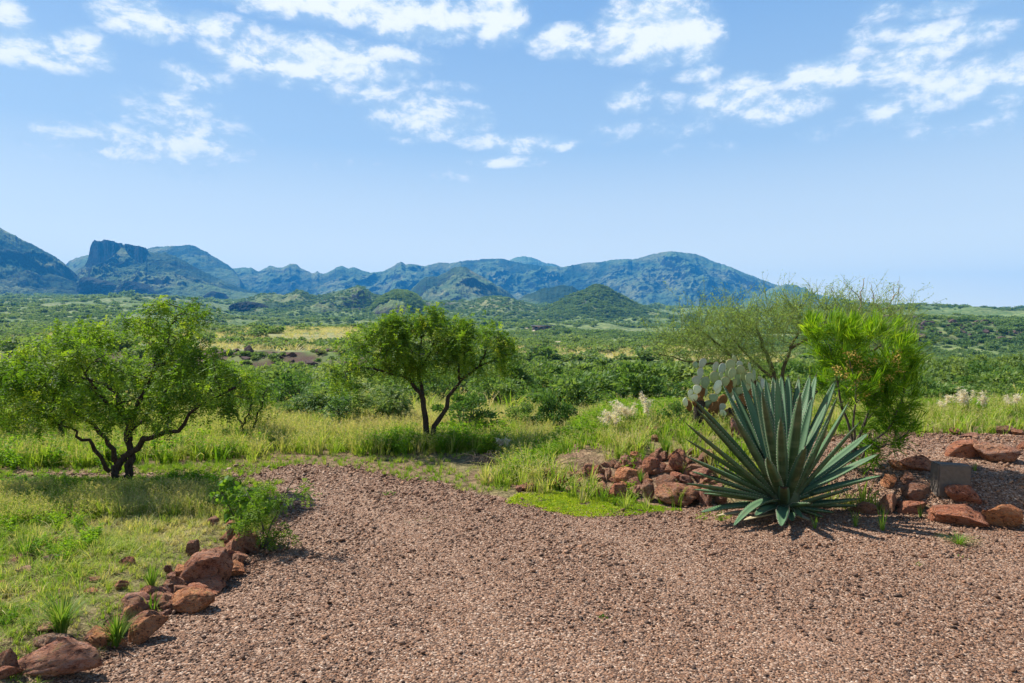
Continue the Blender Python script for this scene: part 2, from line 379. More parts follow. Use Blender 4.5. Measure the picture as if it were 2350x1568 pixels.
def mat_ground():
    m, g = new_mat('ground_soil'); v = pos(g)
    dry = g.attr('dry'); rk = g.attr('rocky'); far = g.attr('far')
    n1 = g.noise(v, .55, 5, .6); n2 = g.noise(v, 9., 5, .65); n3 = g.noise(v, .045, 6, .62); n4 = g.noise(v, .008, 6, .6)
    soil = g.mix(g.ss(n2, .35, .65), (.085, .050, .032), (.27, .165, .105))
    green = g.mix(g.ss(n2, .35, .65), (.055, .055, .022), (.24, .20, .09))
    n6 = g.noise(v, 48, 5, .75); near = g.mix(g.ss(n1, .38, .62), soil, green); near = g.mix(g.m('MULTIPLY', g.ss(n6, .53, .62), .6), near, (.40, .31, .18)); near = g.mix(g.m('MULTIPLY', g.ss(n6, .47, .39), .75), near, (.045, .030, .018))
    straw = g.mix(n2, (.27, .235, .125), (.42, .36, .215))
    fg = g.mix(g.ss(n3, .35, .65), (.10, .155, .046), (.175, .215, .075))
    fg = g.mix(g.ss(n4, .50, .68), fg, (.20, .225, .088))
    n5 = g.noise(v, .20, 4, .7); fg = g.mix(g.m('MULTIPLY', g.ss(n5, .47, .58), .7), fg, (.060, .100, .034)); fg = g.mix(g.m('MULTIPLY', g.ss(n5, .44, .34), .5), fg, (.27, .25, .11))
    base = g.mix(far, near, fg)
    base = g.mix(g.m('MULTIPLY', dry, g.ss(g.m('ADD', n3, g.m('MULTIPLY', g.m('SUBTRACT', n1, .5), .6)), .32, .52)), base, straw)
    base = g.mix(g.m('MULTIPLY', g.m('MULTIPLY', far, g.ss(n5, .52, .62)), .6), base, (.065, .105, .036)); rock = g.ramp(n2, [(.3, (.035, .022, .018)), (.6, (.12, .075, .06)), (.8, (.22, .16, .13))])
    base = g.mix(rk, base, rock)
    h = g.m('ADD', g.m('ADD', n2, g.m('MULTIPLY', n6, .35)), g.m('MULTIPLY', n3, 3.0))
    finish(g, base, .95, g.bump(h, .7, .05), .05); return m
M['ground'] = mat_ground()
def mat_mountain(name, grass=(.13, .16, .06), scrub=(.035, .062, .028), rock=(.10, .085, .075), sc=1.0, tanmix=.5):
    m, g = new_mat(name); v = pos(g)
    ge = g.n('ShaderNodeNewGeometry'); nz = g.n('ShaderNodeSeparateXYZ', i={0: ge.outputs['True Normal']}).outputs[2]
    n1 = g.noise(v, .0042 * sc, 7, .62); n2 = g.noise(v, .045 * sc, 6, .65); n3 = g.noise(v, .011 * sc, 6, .6)
    c = g.mix(g.ss(n1, .42, .66), grass, tuple(.55 * k + .45 * t for k, t in zip(grass, (.30, .26, .12))))
    c = g.mix(g.ss(n3, .62, .74), c, (.27, .235, .12))
    c = g.mix(g.m('MULTIPLY', g.ss(n2, .50, .62), .6), c, scrub)
    sp = g.attr('spur'); c = g.mix(g.m('MULTIPLY', g.ss(g.m('ADD', sp, g.m('MULTIPLY', g.m('SUBTRACT', n3, .5), .7)), .52, .22), .8), c, scrub)
    c = g.mix(g.m('MULTIPLY', g.ss(g.m('ADD', sp, g.m('MULTIPLY', g.m('SUBTRACT', n2, .5), .9)), .66, .95), .55), c, tuple(1.5 * k for k in grass))
    lay = g.noise(g.n('ShaderNodeMapping', i={0: v, 3: (.0016 * sc, .0016 * sc, .030 * sc)}).outputs[0], 1.0, 4, .6); c = g.mix(g.m('MULTIPLY', g.ss(lay, .60, .68), .75), c, rock)
    st = g.m('ADD', nz, g.m('MULTIPLY', g.m('SUBTRACT', n3, .5), .55))
    c = g.mix(g.ss(st, .74, .58), c, g.mix(n2, tuple(k * .5 for k in rock), tuple(k * 1.5 for k in rock)))
    h = g.m('ADD', g.m('MULTIPLY', n2, 1.0), g.m('MULTIPLY', n3, 2.2))
    finish(g, c, .95, g.bump(h, .8, 14.0 / sc), .03); return m
M['mountain'] = mat_mountain('mountain_slope', (.095, .14, .060), (.014, .034, .018), (.022, .022, .022))
M['hill'] = mat_mountain('hill_slope', (.14, .18, .065), (.040, .075, .028), (.08, .07, .06), sc=1.9)
M['cliff'] = mat_mountain('cliff_rock', (.045, .045, .035), (.022, .026, .022), (.032, .028, .026), sc=1.2)

# ------------------------------------------------------------------ ground sheet
def build_ground():
    Y = np.concatenate([np.linspace(-4, 1.0, 12)[:-1], np.geomspace(1.0, 7000, 425)])
    U = np.linspace(-1, 1, 430); U = np.sign(U) * (np.abs(U) * .55 + np.abs(U) ** 3 * .45) * 2.3
    YY, UU = np.meshgrid(Y, U, indexing='ij')
    X = UU * np.maximum(YY, 3.2)
    Z = H(X, YY)
    px = CX + F * X / np.maximum(YY, 2)
    n = fbm(X / 22, YY / 22, 4, 60)
    dry = sstep(92, 100, YY) * (1 - sstep(250, 420, YY)) * sstep(1150, 950, px) * (.50 + .6 * n)
    dry = np.maximum(dry, sstep(105, 125, YY) * (1 - sstep(175, 215, YY)) * sstep(1100, 1250, px) * (1 - sstep(1800, 2000, px)))
    dry = np.maximum(dry, sstep(120, 150, YY) * (1 - sstep(240, 300, YY)) * sstep(2000, 2100, px) * .6)
    dry = np.maximum(dry, sstep(420, 520, YY) * (1 - sstep(1100, 1500, YY)) * sstep(560, 450, px) * (.12 + .3 * n))
    dry = np.maximum(dry, sstep(480, 560, YY) * (1 - sstep(1100, 1500, YY)) * sstep(2030, 2150, px) * .0)
    dry = np.maximum(dry, sstep(9.5, 12, YY) * (1 - sstep(18, 26, YY)) * .75)
    rocky = np.maximum(sstep(82, 86, YY) * (1 - sstep(93, 97, YY)) * sstep(1150, 850, px) * np.clip(.62 + 1.2 * fbm(X / 3, YY / 3, 3, 63), 0, 1), sstep(310, 330, YY) * (1 - sstep(370, 385, YY)) * sstep(1980, 2080, px) * np.clip(.45 + 1.2 * n, 0, 1))
    far = sstep(14, 60, YY)
    me = mesh('ground', np.stack([X, YY, Z], -1).reshape(-1, 3), [grid_faces(*X.shape)], M['ground'],
              {'dry': np.clip(dry, 0, 1).ravel(), 'rocky': np.clip(rocky, 0, 1).ravel(), 'far': far.ravel()}, True)
    struct(obj('ground', me), 'reddish soil and dry grass ground falling away to the valley')
build_ground()

def build_drive():
    s = .05
    xs = np.arange(-9, 9, s); ys = np.arange(1.2, 9.2, s)
    X, Yv = np.meshgrid(xs, ys); d = gravel_d(X, Yv)
    Z = H(X, Yv) + .004 + .008 * np.clip(d / .2, -1.2, 1)
    F4 = grid_faces(*X.shape); keep = (d.ravel()[F4] > -.2).all(1) & (np.abs(X.ravel()[F4]).max(1) < 2.2 + .95 * Yv.ravel()[F4].max(1))
    me = mesh('gravel_driveway', np.stack([X, Yv, Z], -1).reshape(-1, 3), [F4[keep]], M['gravel_bed'], None, True)
    struct(obj('gravel_driveway', me), 'pinkish brown gravel driveway curving away to the left')
build_drive()

# ------------------------------------------------------------------ mountains and hills
HILLS = []; SURF = {}
def mountain(name, label, prof, Yr, Yf, mat, seed=0, foot=720, pw=1.25, spur=.5, sw=300., nc=420, nr=90, rough=.035, back=.25, scat=False, relief=.15, cliff=None):
    prof = np.asarray(prof, float); px = np.linspace(prof[0, 0], prof[-1, 0], nc); pr = np.interp(px, prof[:, 0], prof[:, 1]) + 1.5 * fbm(px / 6, px * 0 + seed, 4, seed, .62)
    t = np.concatenate([np.linspace(0, 1, nr) ** .9, np.linspace(1, 1 + back, 10)[1:]])
    T, PX = np.meshgrid(t, px, indexing='ij'); PR = np.broadcast_to(pr, T.shape)
    Yy = Yf + T * (Yr - Yf); X = (PX - CX) / F * Yy
    zr = EYE + (CY - PR) / F * Yr
    zb = EYE + (CY - foot) / F * Yf
    tt = np.minimum(T, 1)
    # spurs and gullies running down towards the valley
    wx = X + fbm(X / sw, Yy / sw, 3, seed + 50) * sw * .5
    sp = ridged(wx / sw, Yy / (sw * 3.2), 4, seed) - .62
    env = np.sin(np.pi * np.clip(tt, 0, 1)) ** .8
    f = np.clip(tt, 0, 1) ** pw
    hgt = np.maximum(zr - zb, 1)
    z = zb + hgt * f + hgt * spur * 1.6 * sp * env + hgt * relief * .5 * fbm(X / (sw * .35), Yy / (sw * .35), 5, seed + 7) * env * 1.2
    z = z + hgt * rough * fbm(X / (sw * .08), Yy / (sw * .08), 3, seed + 9) * np.minimum(1, env + .12)
    z = np.where(T > 1, zr - (T - 1) / back * hgt * .8, z)
    z = np.where(T <= 1, np.minimum(z, EYE + (zr - EYE) * Yy / Yr * (1 - .004 * (1 - tt)) - (1 - tt) * .2), z)   # keeps the skyline the ridge itself
    z = z - 40 * (1 - tt) ** 10 * (Yr / 1500)
    if cliff is not None:
        cb = np.interp(px, [c[0] for c in cliff], [c[1] for c in cliff]) + 1.2 * fbm(px / 5, px * 0, 3, seed + 70); tc = .955 - .02 * fbm(px / 9, px * 0 + 3, 3, seed + 71) - .03 * np.clip((np.interp(px, [c[0] for c in cliff], [c[1] for c in cliff]) - pr) / 60, 0, 1)
        cap = EYE + (CY - np.maximum(cb, pr)[None]) / F * Yy; z = np.where((T < tc[None]) & (cb > pr + 3)[None], np.minimum(z, cap), z); z = np.where((T >= tc[None]) & (T <= 1) & (cb > pr + 3)[None], zr - .5 * (1 - T) * hgt * .2, z)
    e = np.minimum((PX - prof[0, 0]) / 25, (prof[-1, 0] - PX) / 25); z = z - np.clip(1 - e, 0, 1) * 10
    v = np.stack([X, Yy, z], -1).reshape(-1, 3)
    o = struct(obj(name, mesh(name, v, [grid_faces(*X.shape)], mat, {'spur': np.clip(.5 + 1.6 * sp, 0, 1).ravel()}, True)), label)
    if scat: HILLS.append((X, Yy, z))
    SURF[name] = (px, Yy[:, 0], z, PX)
    return o
mountain('distant_mountain', 'farthest blue peak peeping over the main range', [(1120,640),(1168,598),(1185,590),(1198,588),(1222,591),(1249,603),(1275,607),(1287,613),(1330,640)], 6200, 5600, M['mountain'], 11, 640, spur=.3, sw=500, nc=160, nr=40)
mountain('mountain_range', 'long jagged blue mountain range across the middle of the horizon', [(480,650),(534,617),(551,614),(578,615),(593,624),(605,618),(619,609),(638,615),(651,613),(660,609),(665,606),(680,606),(688,614),(702,621),(715,626.5),(722,627),(728,622),(735,627),(741,629),(754,625),(771,614),(784,610),(792,613),(801,617),(808,614),(814,613),(824,618),(851,626.5),(881,622),(898,614),(910,606),(921,601),(931,607),(941,605),(965,609),(975,611),(1005,603),(1038,604),(1072,597),(1088,598),(1112,594),(1155,594),(1168,598),(1210,606),(1260,611),(1292,613),(1318,608),(1345,603),(1382,601),(1412,595),(1455,595),(1475,590),(1492,585),(1519,579),(1539,577),(1572,580),(1592,582),(1615,590),(1642,601),(1676,612),(1702,624),(1742,639),(1776,652),(1850,676),(1950,694),(2050,702),(2090,712)],
         4700, 3650, M['mountain'], 3, 700, pw=1.15, spur=.42, sw=420, nc=1000, nr=170, relief=.17)
mountain('rocky_mountain', 'blue flat-topped mountain behind the square butte', [(120,640),(160,598),(175,592),(204,585),(260,585),(336,571),(351,567),(384,565),(417,564),(434,561),(451,567),(474,579),(484,585),(514,602),(534,616),(560,650)], 4200, 3650, M['mountain'], 5, 640, pw=1.0, spur=.28, sw=380, nc=260, nr=70)
mountain('butte_hill', 'broad green-blue hill carrying the square rock butte', [(100,670),(147,640),(187,614),(198,606),(202,598),(207,570),(211,560),(217,554),(224,557),(230,557),(238,554),(247,554),(258,556),(267,559),(284,561),(307,566),(334,571),(338,577),(354,579),(381,580),(401,587),(434,605),(468,624),(501,639),(534,654),(568,666),(601,673),(635,684),(680,700)], 3000, 2150, M['mountain'], 17, 696, pw=1.1, spur=.34, sw=300, nc=700, nr=190, cliff=[(190,600),(197,612),(205,616),(215,610),(230,604),(245,597),(260,588),(275,573),(284,561),(288,574),(295,586),(305,594),(315,601),(325,606),(333,602),(338,588),(342,576)])
mountain('steep_mountain', 'steep dark blue mountain slope at the far left edge', [(-620,560),(-420,500),(-250,480),(-100,492),(0,522),(20,534),(35,540),(50,550),(73,560),(100,575),(127,589),(147,604),(174,629),(200,652),(234,672),(270,690)], 2700, 1950, M['mountain'], 23, 692, pw=1.05, spur=.36, sw=260, nc=520, nr=120)
mountain('pyramid_mountain', 'blue pyramid-shaped mountain in front of the main range', [(915,690),(941,667),(965,644),(978,635),(1005,634),(1025,624),(1041,614),(1055,611),(1072,614),(1088,625),(1115,639),(1138,654),(1165,669),(1182,684),(1200,700)], 2700, 2200, M['mountain'], 29, 700, pw=1.0, spur=.34, sw=200, nc=260, nr=90)
mountain('low_blue_hill', 'low dark blue hill left of the cone-shaped hill', [(1160,705),(1185,690),(1205,677),(1228,670),(1249,660),(1272,659),(1285,654),(1312,657),(1329,667),(1345,677),(1390,700)], 2300, 1950, M['mountain'], 31, 712, pw=1.0, spur=.26, sw=170, nc=180, nr=60)
mountain('distant_ridge', 'dark blue ridge sloping down behind the palo verde', [(1720,690),(1770,662),(1789,656),(1806,651.5),(1826,654),(1839,660),(1848,658),(1856,668),(1876,676),(1926,684),(1976,692),(2030,700),(2044,699),(2070,696),(2104,700),(2162,706),(2194,710),(2231,706),(2273,707),(2282,711),(2326,710),(2350,713),(2500,712),(2900,716)], 3600, 3000, M['mountain'], 37, 722, pw=1.0, spur=.22, sw=300, nc=520, nr=60)
mountain('scrub_hill', 'long low green hill with a small peak behind the centre tree', [(520,700),(604,672),(654,677),(684,666.5),(694,668),(714,677),(738,677),(771,669),(804,660.5),(821,655),(834,659),(851,672),(880,684),(930,690),(988,692),(1055,690),(1088,689),(1115,683),(1138,681),(1165,682),(1182,690),(1222,700),(1262,709)], 1500, 960, M['hill'], 41, 748, pw=.95, spur=.3, sw=130, nc=520, nr=110, scat=True)
mountain('rock_dome', 'small dark rounded rocky knoll right of the small peak', [(845,705),(871,687),(888,675.5),(900,670),(911,667),(931,669),(951,677),(961,686),(985,704)], 1180, 1020, M['hill'], 43, 706, pw=.6, spur=.2, sw=60, nc=160, nr=60, scat=True)
mountain('cone_hill', 'dark green cone-shaped hill right of centre', [(1215,722),(1248,707),(1275,694),(1308,677),(1338,667),(1355,657),(1372,652),(1388,657),(1408,669),(1442,687),(1475,704),(1509,717),(1560,728)], 1250, 980, M['hill'], 47, 742, pw=.85, spur=.26, sw=90, nc=360, nr=100, scat=True)

def crag_depth(hill, px, py, Y):
    if hill is None: return Y
    c, ys, z, _ = SURF[hill]; j = int(np.argmin(np.abs(c - px))); s = CY - (z[:, j] - EYE) / ys * F; k = np.argmax(s <= py); return float(ys[k]) - 12
def crag(name, label, outline, Y, depth, seed, hill='butte_hill'):
    """steep-sided rock mass; outline = skyline points, footline implied below; real depth"""
    o = np.asarray(outline, float); n = 90; px = np.linspace(o[0, 0], o[-1, 0], n); Y = crag_depth(hill, px.mean(), o[:, 2].mean(), Y); top = np.interp(px, o[:, 0], o[:, 1]); bot = np.interp(px, o[:, 0], o[:, 2])
    rows = []
    for k, t in enumerate(np.linspace(0, 1, 26)):
        wv = 1 - t ** 6 * .55
        yy = Y - depth * (.22 * (1 - t) + .0) * wv + depth * .35 * t ** 8
        Yk = np.full(n, yy) + depth * .20 * fbm(px / 8 + seed, t * 2.5 + px * 0, 4, seed) + depth * .35 * ((px - px.mean()) / (px[-1] - px[0]) * 2) ** 4
        pyk = bot + (top - bot) * t
        rows.append(np.stack([(px - CX) / F * Y, Yk, EYE + (CY - pyk) / F * Y], -1))
    last = rows[-1].copy()
    for q in (.5, 1.0, 1.4):
        r = last.copy(); r[:, 1] += depth * q; r[:, 2] -= (0 if q < 1.2 else 80); rows.append(r)
    v = np.stack(rows); struct(obj(name, mesh(name, v.reshape(-1, 3), [grid_faces(v.shape[0], n)], M['cliff'], None, True)), label)
crag('rock_outcrop', 'long dark rock outcrop below the square butte', [(166,652,668),(170,637,671),(182,633,674),(195,636,672),(215,640,668),(235,644,668),(252,652,664),(262,658,664)], 2250, 90, 13)
crag('rock_outcrop', 'dark jagged rock outcrop low on the butte hill', [(256,664,668),(270,650,672),(285,643,673),(300,646,676),(315,652,678),(335,662,680),(354,674,680)], 2150, 90, 19)
crag('rock_outcrop', 'dark rounded rock dome at the right foot of the butte hill', [(454,694,698),(460,678,700),(470,670,702),(480,667,702),(490,670,700),(498,682,698),(504,692,697)], 1900, 70, 25)
crag('rock_outcrop', 'dark flat-topped rock ledge below the long scrub hill', [(518,704,708),(535,694,710),(560,690,712),(585,694,712),(605,702,710)], 1500, 60, 27, 'scrub_hill')
# ------------------------------------------------------------------ vegetation and rock builders
def unit(v):
    v = np.asarray(v, float); return v / (np.linalg.norm(v, axis=-1, keepdims=True) + 1e-9)
def smooth_path(pts, n):
    p = np.asarray(pts, float); q = np.vstack([2 * p[0] - p[1], p, 2 * p[-1] - p[-2]]); out = []
    seg = len(p) - 1; ts = np.linspace(0, seg - 1e-6, n)
    for t in ts:
        k = int(t); u = t - k; a, b, c, d = q[k], q[k + 1], q[k + 2], q[k + 3]
        out.append(.5 * ((2 * b) + (-a + c) * u + (2 * a - 5 * b + 4 * c - d) * u * u + (-a + 3 * b - 3 * c + d) * u ** 3))
    return np.array(out)
def tubes(items):
    """items: (pts, radii, sides) -> verts, quads"""
    V = []; Q = []; off = 0
    for pts, rad, s in items:
        n = len(pts); t = np.gradient(pts, axis=0); t = unit(t)
        ref = np.array([.31, .27, .91]) if abs(t[0, 2]) < .8 else np.array([.93, .3, .1])
        a = unit(np.cross(t, ref)); b = np.cross(t, a)
        ang = np.arange(s) / s * 2 * np.pi
        ring = pts[:, None] + (np.cos(ang)[None, :, None] * a[:, None] + np.sin(ang)[None, :, None] * b[:, None]) * np.asarray(rad)[:, None, None]
        V.append(ring.reshape(-1, 3))
        i = np.arange(n - 1)[:, None] * s + np.arange(s)[None]; j = np.arange(n - 1)[:, None] * s + (np.arange(s)[None] + 1) % s
        Q.append(np.stack([i, j, j + s, i + s], -1).reshape(-1, 4) + off); off += n * s
    return np.concatenate(V), np.concatenate(Q)
def sprays(base, dirs, length, K, ll, lw, r, droop=.35, spread=.9, tint=None):
    """compound leaves: rachis from base along dirs, K leaflet pairs -> verts, quads, tint"""
    n = len(base); d = unit(dirs); up = np.array([0, 0, 1.])
    side = unit(np.cross(d, up) + 1e-4 * r.normal(size=(n, 3))); V = []
    tv = []
    if tint is None: tint = np.clip(r.normal(.5, .22, n), 0, 1)
    for k in range(K):
        u = (k + .6) / K
        p = base + d * (length * u)[:, None] + np.array([0, 0, -1.]) * (droop * length * u * u)[:, None]
        for sgn in (-1, 1):
            dl = unit(side * sgn * spread + d * .75 + r.normal(scale=.28, size=(n, 3)) + np.array([0, 0, -.15]))
            wv = unit(np.cross(dl, unit(np.cross(side, d)) + r.normal(scale=.35, size=(n, 3))))
            L = (ll * r.uniform(.75, 1.2, n))[:, None]; Wd = (lw * r.uniform(.8, 1.2, n))[:, None]
            V.append(np.stack([p, p + dl * L * .5 + wv * Wd, p + dl * L, p + dl * L * .5 - wv * Wd], 1)); tv.append(np.repeat(np.clip(tint + r.normal(0, .07, n), 0, 1)[:, None], 4, 1))
    V = np.concatenate(V).reshape(-1, 3); return V, np.arange(len(V)).reshape(-1, 4), np.concatenate(tv).ravel()
def blades(base, dirs, L, Wd, r, bend=.15, tint=None):
    """single narrow leaves, bent once: 6 verts, 2 quads"""
    n = len(base); d = unit(dirs); s = unit(np.cross(d, r.normal(size=(n, 3)))); nn = np.cross(s, d)
    m = base + d * (L * .5)[:, None] + nn * (L * bend)[:, None] * .5
    t = base + d * L[:, None] + np.array([0, 0, -1.]) * (L * bend)[:, None]
    w = Wd[:, None] * .5
    V = np.stack([base - s * w * .3, base + s * w * .3, m - s * w, m + s * w, t - s * w * .12, t + s * w * .12], 1).reshape(-1, 3)
    i = np.arange(n)[:, None] * 6
    Q = np.concatenate([i + np.array([[0, 1, 3, 2]]), i + np.array([[2, 3, 5, 4]])])
    tn = np.clip(r.normal(.5, .2, n), 0, 1) if tint is None else tint
    return V, Q, np.repeat(tn, 6)

class Wood:
    def __init__(s, seed): s.r = np.random.default_rng(seed); s.nodes = []; s.dirs = []; s.rad = []; s.main = []; s.sub = []; s.tips = []
    def limb(s, pts, r0, r1, n=14, sides=8, wob=.012, main=True):
        p = smooth_path(pts, n); p[1:-1] += s.r.normal(scale=wob, size=(n - 2, 3))
        u = np.linspace(0, 1, n); rad = r0 + (r1 - r0) * u ** .8
        rad = rad * (1 + s.r.normal(scale=.06, size=n))
        (s.main if main else s.sub).append((p, rad, sides))
        d = unit(np.gradient(p, axis=0)); k0 = 1 if not main else n // 4
        s.nodes += list(p[k0:]); s.dirs += list(d[k0:]); s.rad += list(rad[k0:])
    def grow(s, targets, rmax=.014, rmin=.003, curl=.35, sides=4, n=7, up=.2, tips=True, maxd=9., lift=0.0):
        N = np.array(s.nodes); order = np.argsort([np.min(np.linalg.norm(N - t, axis=1)) for t in targets])
        for k in order:
            t = np.asarray(targets[k], float); N = np.array(s.nodes); D = np.array(s.dirs)
            v = t - N; dist = np.linalg.norm(v, axis=1); al = (v * D).sum(1) / (dist + 1e-6)
            j = int(np.argmin(dist * (1.35 - .35 * al) + .10 * np.maximum(0, N[:, 2] - t[2] + .05)))
            a = N[j]; L = dist[j]
            if L < .02 or L > maxd: continue
            c1 = a + unit(D[j] + np.array([0, 0, up])) * L * curl; c2 = t - unit(t - a + s.r.normal(scale=.25, size=3) * L) * L * .3 + np.array([0, 0, lift * L])
            u = np.linspace(0, 1, n)[:, None]
            p = (1 - u) ** 3 * a + 3 * (1 - u) ** 2 * u * c1 + 3 * (1 - u) * u * u * c2 + u ** 3 * t
            p[1:-1] += s.r.normal(scale=.018 * L, size=(n - 2, 3))
            r0 = min(s.rad[j] * .7, rmax, .004 + L * .022); rad = np.linspace(r0, min(rmin, r0), n)
            s.sub.append((p, rad, sides))
            d = unit(np.gradient(p, axis=0)); s.nodes += list(p[2:]); s.dirs += list(d[2:]); s.rad += list(rad[2:])
            if tips: s.tips.append(p)
    def wood_mesh(s, name, which, mat):
        v, q = tubes(which); return mesh(name, v, [q], mat, {'tint': np.repeat(s.r.uniform(0, 1, len(which)), [len(a) * c for a, b, c in which])}, True)

def ell_points(r, n, ells, shell=.35):
    """points in ellipsoids given as (px, py, rx_px, ry_px, Y, ry_depth_m)"""
    out = []; wts = np.array([e[2] * e[3] for e in ells], float); cnt = np.maximum(1, (n * wts / wts.sum()).astype(int))
    for e, c in zip(ells, cnt):
        d = unit(r.normal(size=(c, 3))); rad = r.uniform(shell, 1, c) ** .6
        k = e[4] / F; cen = P3(e[0], e[1], e[4])
        out.append(cen + d * rad[:, None] * np.array([e[2] * k, e[5], e[3] * k]))
    return np.concatenate(out)

def tree(name, label, cat, base, limbs, ells, seed, n1, n2, per, leaf, matleaf, group=None, trunk_mat='bark', r1=.02, leafspec=None, droop=.6):
    """limbs: lists of (px, py, Y) with r0, r1 in metres"""
    w = Wood(seed); b = np.array(base)
    for pts, a, c in limbs: w.limb([P3(*p) for p in pts], a, c, n=16, sides=9)
    w.grow(ell_points(w.r, n1, ells, .15), r1, .005, sides=5, n=8, tips=True)
    w.grow(ell_points(w.r, n2, ells, .62), .008, .0025, sides=3, n=5, tips=True)
    t = empty(name, b); tag(t, label, cat, group)
    def part(nm, me):
        o = obj(nm, me, t); o.matrix_parent_inverse = Matrix.Translation(-Vector(b)); return o
    part('trunk', w.wood_mesh('trunk', w.main, M[trunk_mat]))
    part('branches', w.wood_mesh('branches', w.sub, M['bark' if trunk_mat == 'bark' else 'twig']))['kind'] = 'stuff'
    tips = w.tips; r = w.r
    wt = r.lognormal(0, .75, len(tips)); idx = r.choice(len(tips), per, p=wt / wt.sum()); u = 1 - r.uniform(0, 1, per) ** 1.6 * .8
    bp = np.array([tips[i][min(int(q * len(tips[i])), len(tips[i]) - 1)] for i, q in zip(idx, u)]); bp = bp + r.normal(scale=leaf['jit'], size=bp.shape)
    own = unit(r.normal(size=(len(tips), 3))); tt = np.clip(r.normal(.45, .26, len(tips)), 0, 1)
    dr = unit(r.normal(size=(per, 3))) + own[idx] * .8 + np.array([0, 0, -droop])
    v, q, tn = sprays(bp, dr, r.uniform(*leaf['len'], per), leaf['K'], leaf['ll'], leaf['lw'], r, tint=np.clip(tt[idx] + r.normal(0, .13, per), 0, 1))
    part('crown', mesh('crown', v, [q], M[matleaf], {'tint': tn}))
    return t

def shrub_mesh(seed, nleaf, leaf, flat=.8, lumps=9, stems=6, matl='shrub', inner=.15, stem_h=.25, stem_r=.014):
    """unit shrub: about 1 wide (radius .5) and `flat` tall, foot at the origin -> (crown mesh, stem mesh)"""
    r = np.random.default_rng(seed); w = Wood(seed + 1)
    cen = []
    for k in range(lumps):
        a = r.uniform(0, 2 * np.pi); q = .42 * r.uniform(.05, 1) ** .6; cen.append((np.cos(a) * q, np.sin(a) * q, stem_h + (flat - stem_h) * (r.uniform(.05, .95) * (1 - .55 * q / .42)), r.uniform(.07, .2)))
    cen.append((0, 0, flat * .5, .22))
    for k in range(stems):
        c = cen[k % len(cen)]; s0 = r.normal(scale=.02, size=3); s0[2] = -.04
        w.limb([s0, (c[0] * .35 + r.normal() * .03, c[1] * .35 + r.normal() * .03, c[2] * .45), (c[0], c[1], c[2])], stem_r, stem_r * .3, n=6, sides=5, wob=.012)
    pts = []
    for c in cen:
        m = int(nleaf / len(cen)); d = unit(r.normal(size=(m, 3))); d[:, 2] = np.where(d[:, 2] < -.3, -d[:, 2], d[:, 2])
        rad = np.clip(r.uniform(inner, 1, m) ** .45 * (1 + .22 * r.normal(size=m)), .05, 1.5)
        pts.append(np.array(c[:3]) + d * (rad * c[3])[:, None] * np.array([1, 1, .8 * flat / .8]))
    pts = np.concatenate(pts); pts[:, 2] = np.maximum(pts[:, 2], .02)
    tg = pts[r.integers(0, len(pts), 40)]; w.grow(tg, stem_r * .5, .002, sides=3, n=4)
    n = len(pts); d = unit(pts - np.array([0, 0, flat * .3])) + r.normal(scale=.7, size=(n, 3)) + np.array([0, 0, .15])
    tint = np.clip(.42 + .28 * (fbm(pts[:, 0] * 6 + seed, pts[:, 1] * 6 + pts[:, 2] * 5, 2, seed)) + r.normal(scale=.14, size=n), 0, 1)
    v, q, tn = blades(pts, d, leaf * r.uniform(.6, 1.3, n), leaf * .42 * r.uniform(.6, 1.3, n), r, .12, tint)
    cm = mesh('shrub_crown', v, [q], M[matl], {'tint': tn})
    sm = w.wood_mesh('shrub_stem', w.main + w.sub, M['twig'])
    return cm, sm

# scattered stuff: instanced by geometry nodes on prepared points
def scatter(name, label, pts, rot, scl, idx, tint, sources, kind='stuff'):
    n = len(pts); me = bpy.data.meshes.new(name); me.vertices.add(n); me.vertices.foreach_set('co', np.asarray(pts, np.float32).ravel())
    for k, typ, val in (('rot', 'FLOAT_VECTOR', rot), ('scl', 'FLOAT_VECTOR', scl), ('idx', 'INT', idx), ('tint', 'FLOAT', tint)):
        a = me.attributes.new(k, typ, 'POINT'); a.data.foreach_set('vector' if typ == 'FLOAT_VECTOR' else 'value', np.asarray(val, np.int32 if typ == 'INT' else np.float32).ravel())
    o = obj(name, me); struct(o, label, kind)
    col = bpy.data.collections.new(name + '_kinds')
    for k, s in enumerate(sources):
        col.objects.link(bpy.data.objects.new('%s_kind_%02d' % (name, k), s))
    t = bpy.data.node_groups.new(name + '_scatter', 'GeometryNodeTree')
    t.interface.new_socket('Geometry', in_out='INPUT', socket_type='NodeSocketGeometry'); t.interface.new_socket('Geometry', in_out='OUTPUT', socket_type='NodeSocketGeometry')
    gi = t.nodes.new('NodeGroupInput'); go = t.nodes.new('NodeGroupOutput'); ip = t.nodes.new('GeometryNodeInstanceOnPoints')
    ci = t.nodes.new('GeometryNodeCollectionInfo'); ci.inputs['Collection'].default_value = col; ci.inputs['Separate Children'].default_value = True; ci.inputs['Reset Children'].default_value = True
    def na(k, typ):
        q = t.nodes.new('GeometryNodeInputNamedAttribute'); q.data_type = typ; q.inputs['Name'].default_value = k; return q.outputs['Attribute']
    L = t.links.new
    L(gi.outputs[0], ip.inputs['Points']); L(ci.outputs[0], ip.inputs['Instance']); ip.inputs['Pick Instance'].default_value = True
    L(na('idx', 'INT'), ip.inputs['Instance Index']); L(na('scl', 'FLOAT_VECTOR'), ip.inputs['Scale'])
    e2r = t.nodes.new('FunctionNodeEulerToRotation'); L(na('rot', 'FLOAT_VECTOR'), e2r.inputs[0]); L(e2r.outputs[0], ip.inputs['Rotation'])
    L(ip.outputs[0], go.inputs[0])
    md = o.modifiers.new('scatter', 'NODES'); md.node_group = t
    return o
def scl3(s, zf=1.0): s = np.asarray(s, float); return np.stack([s, s, s * zf], -1)
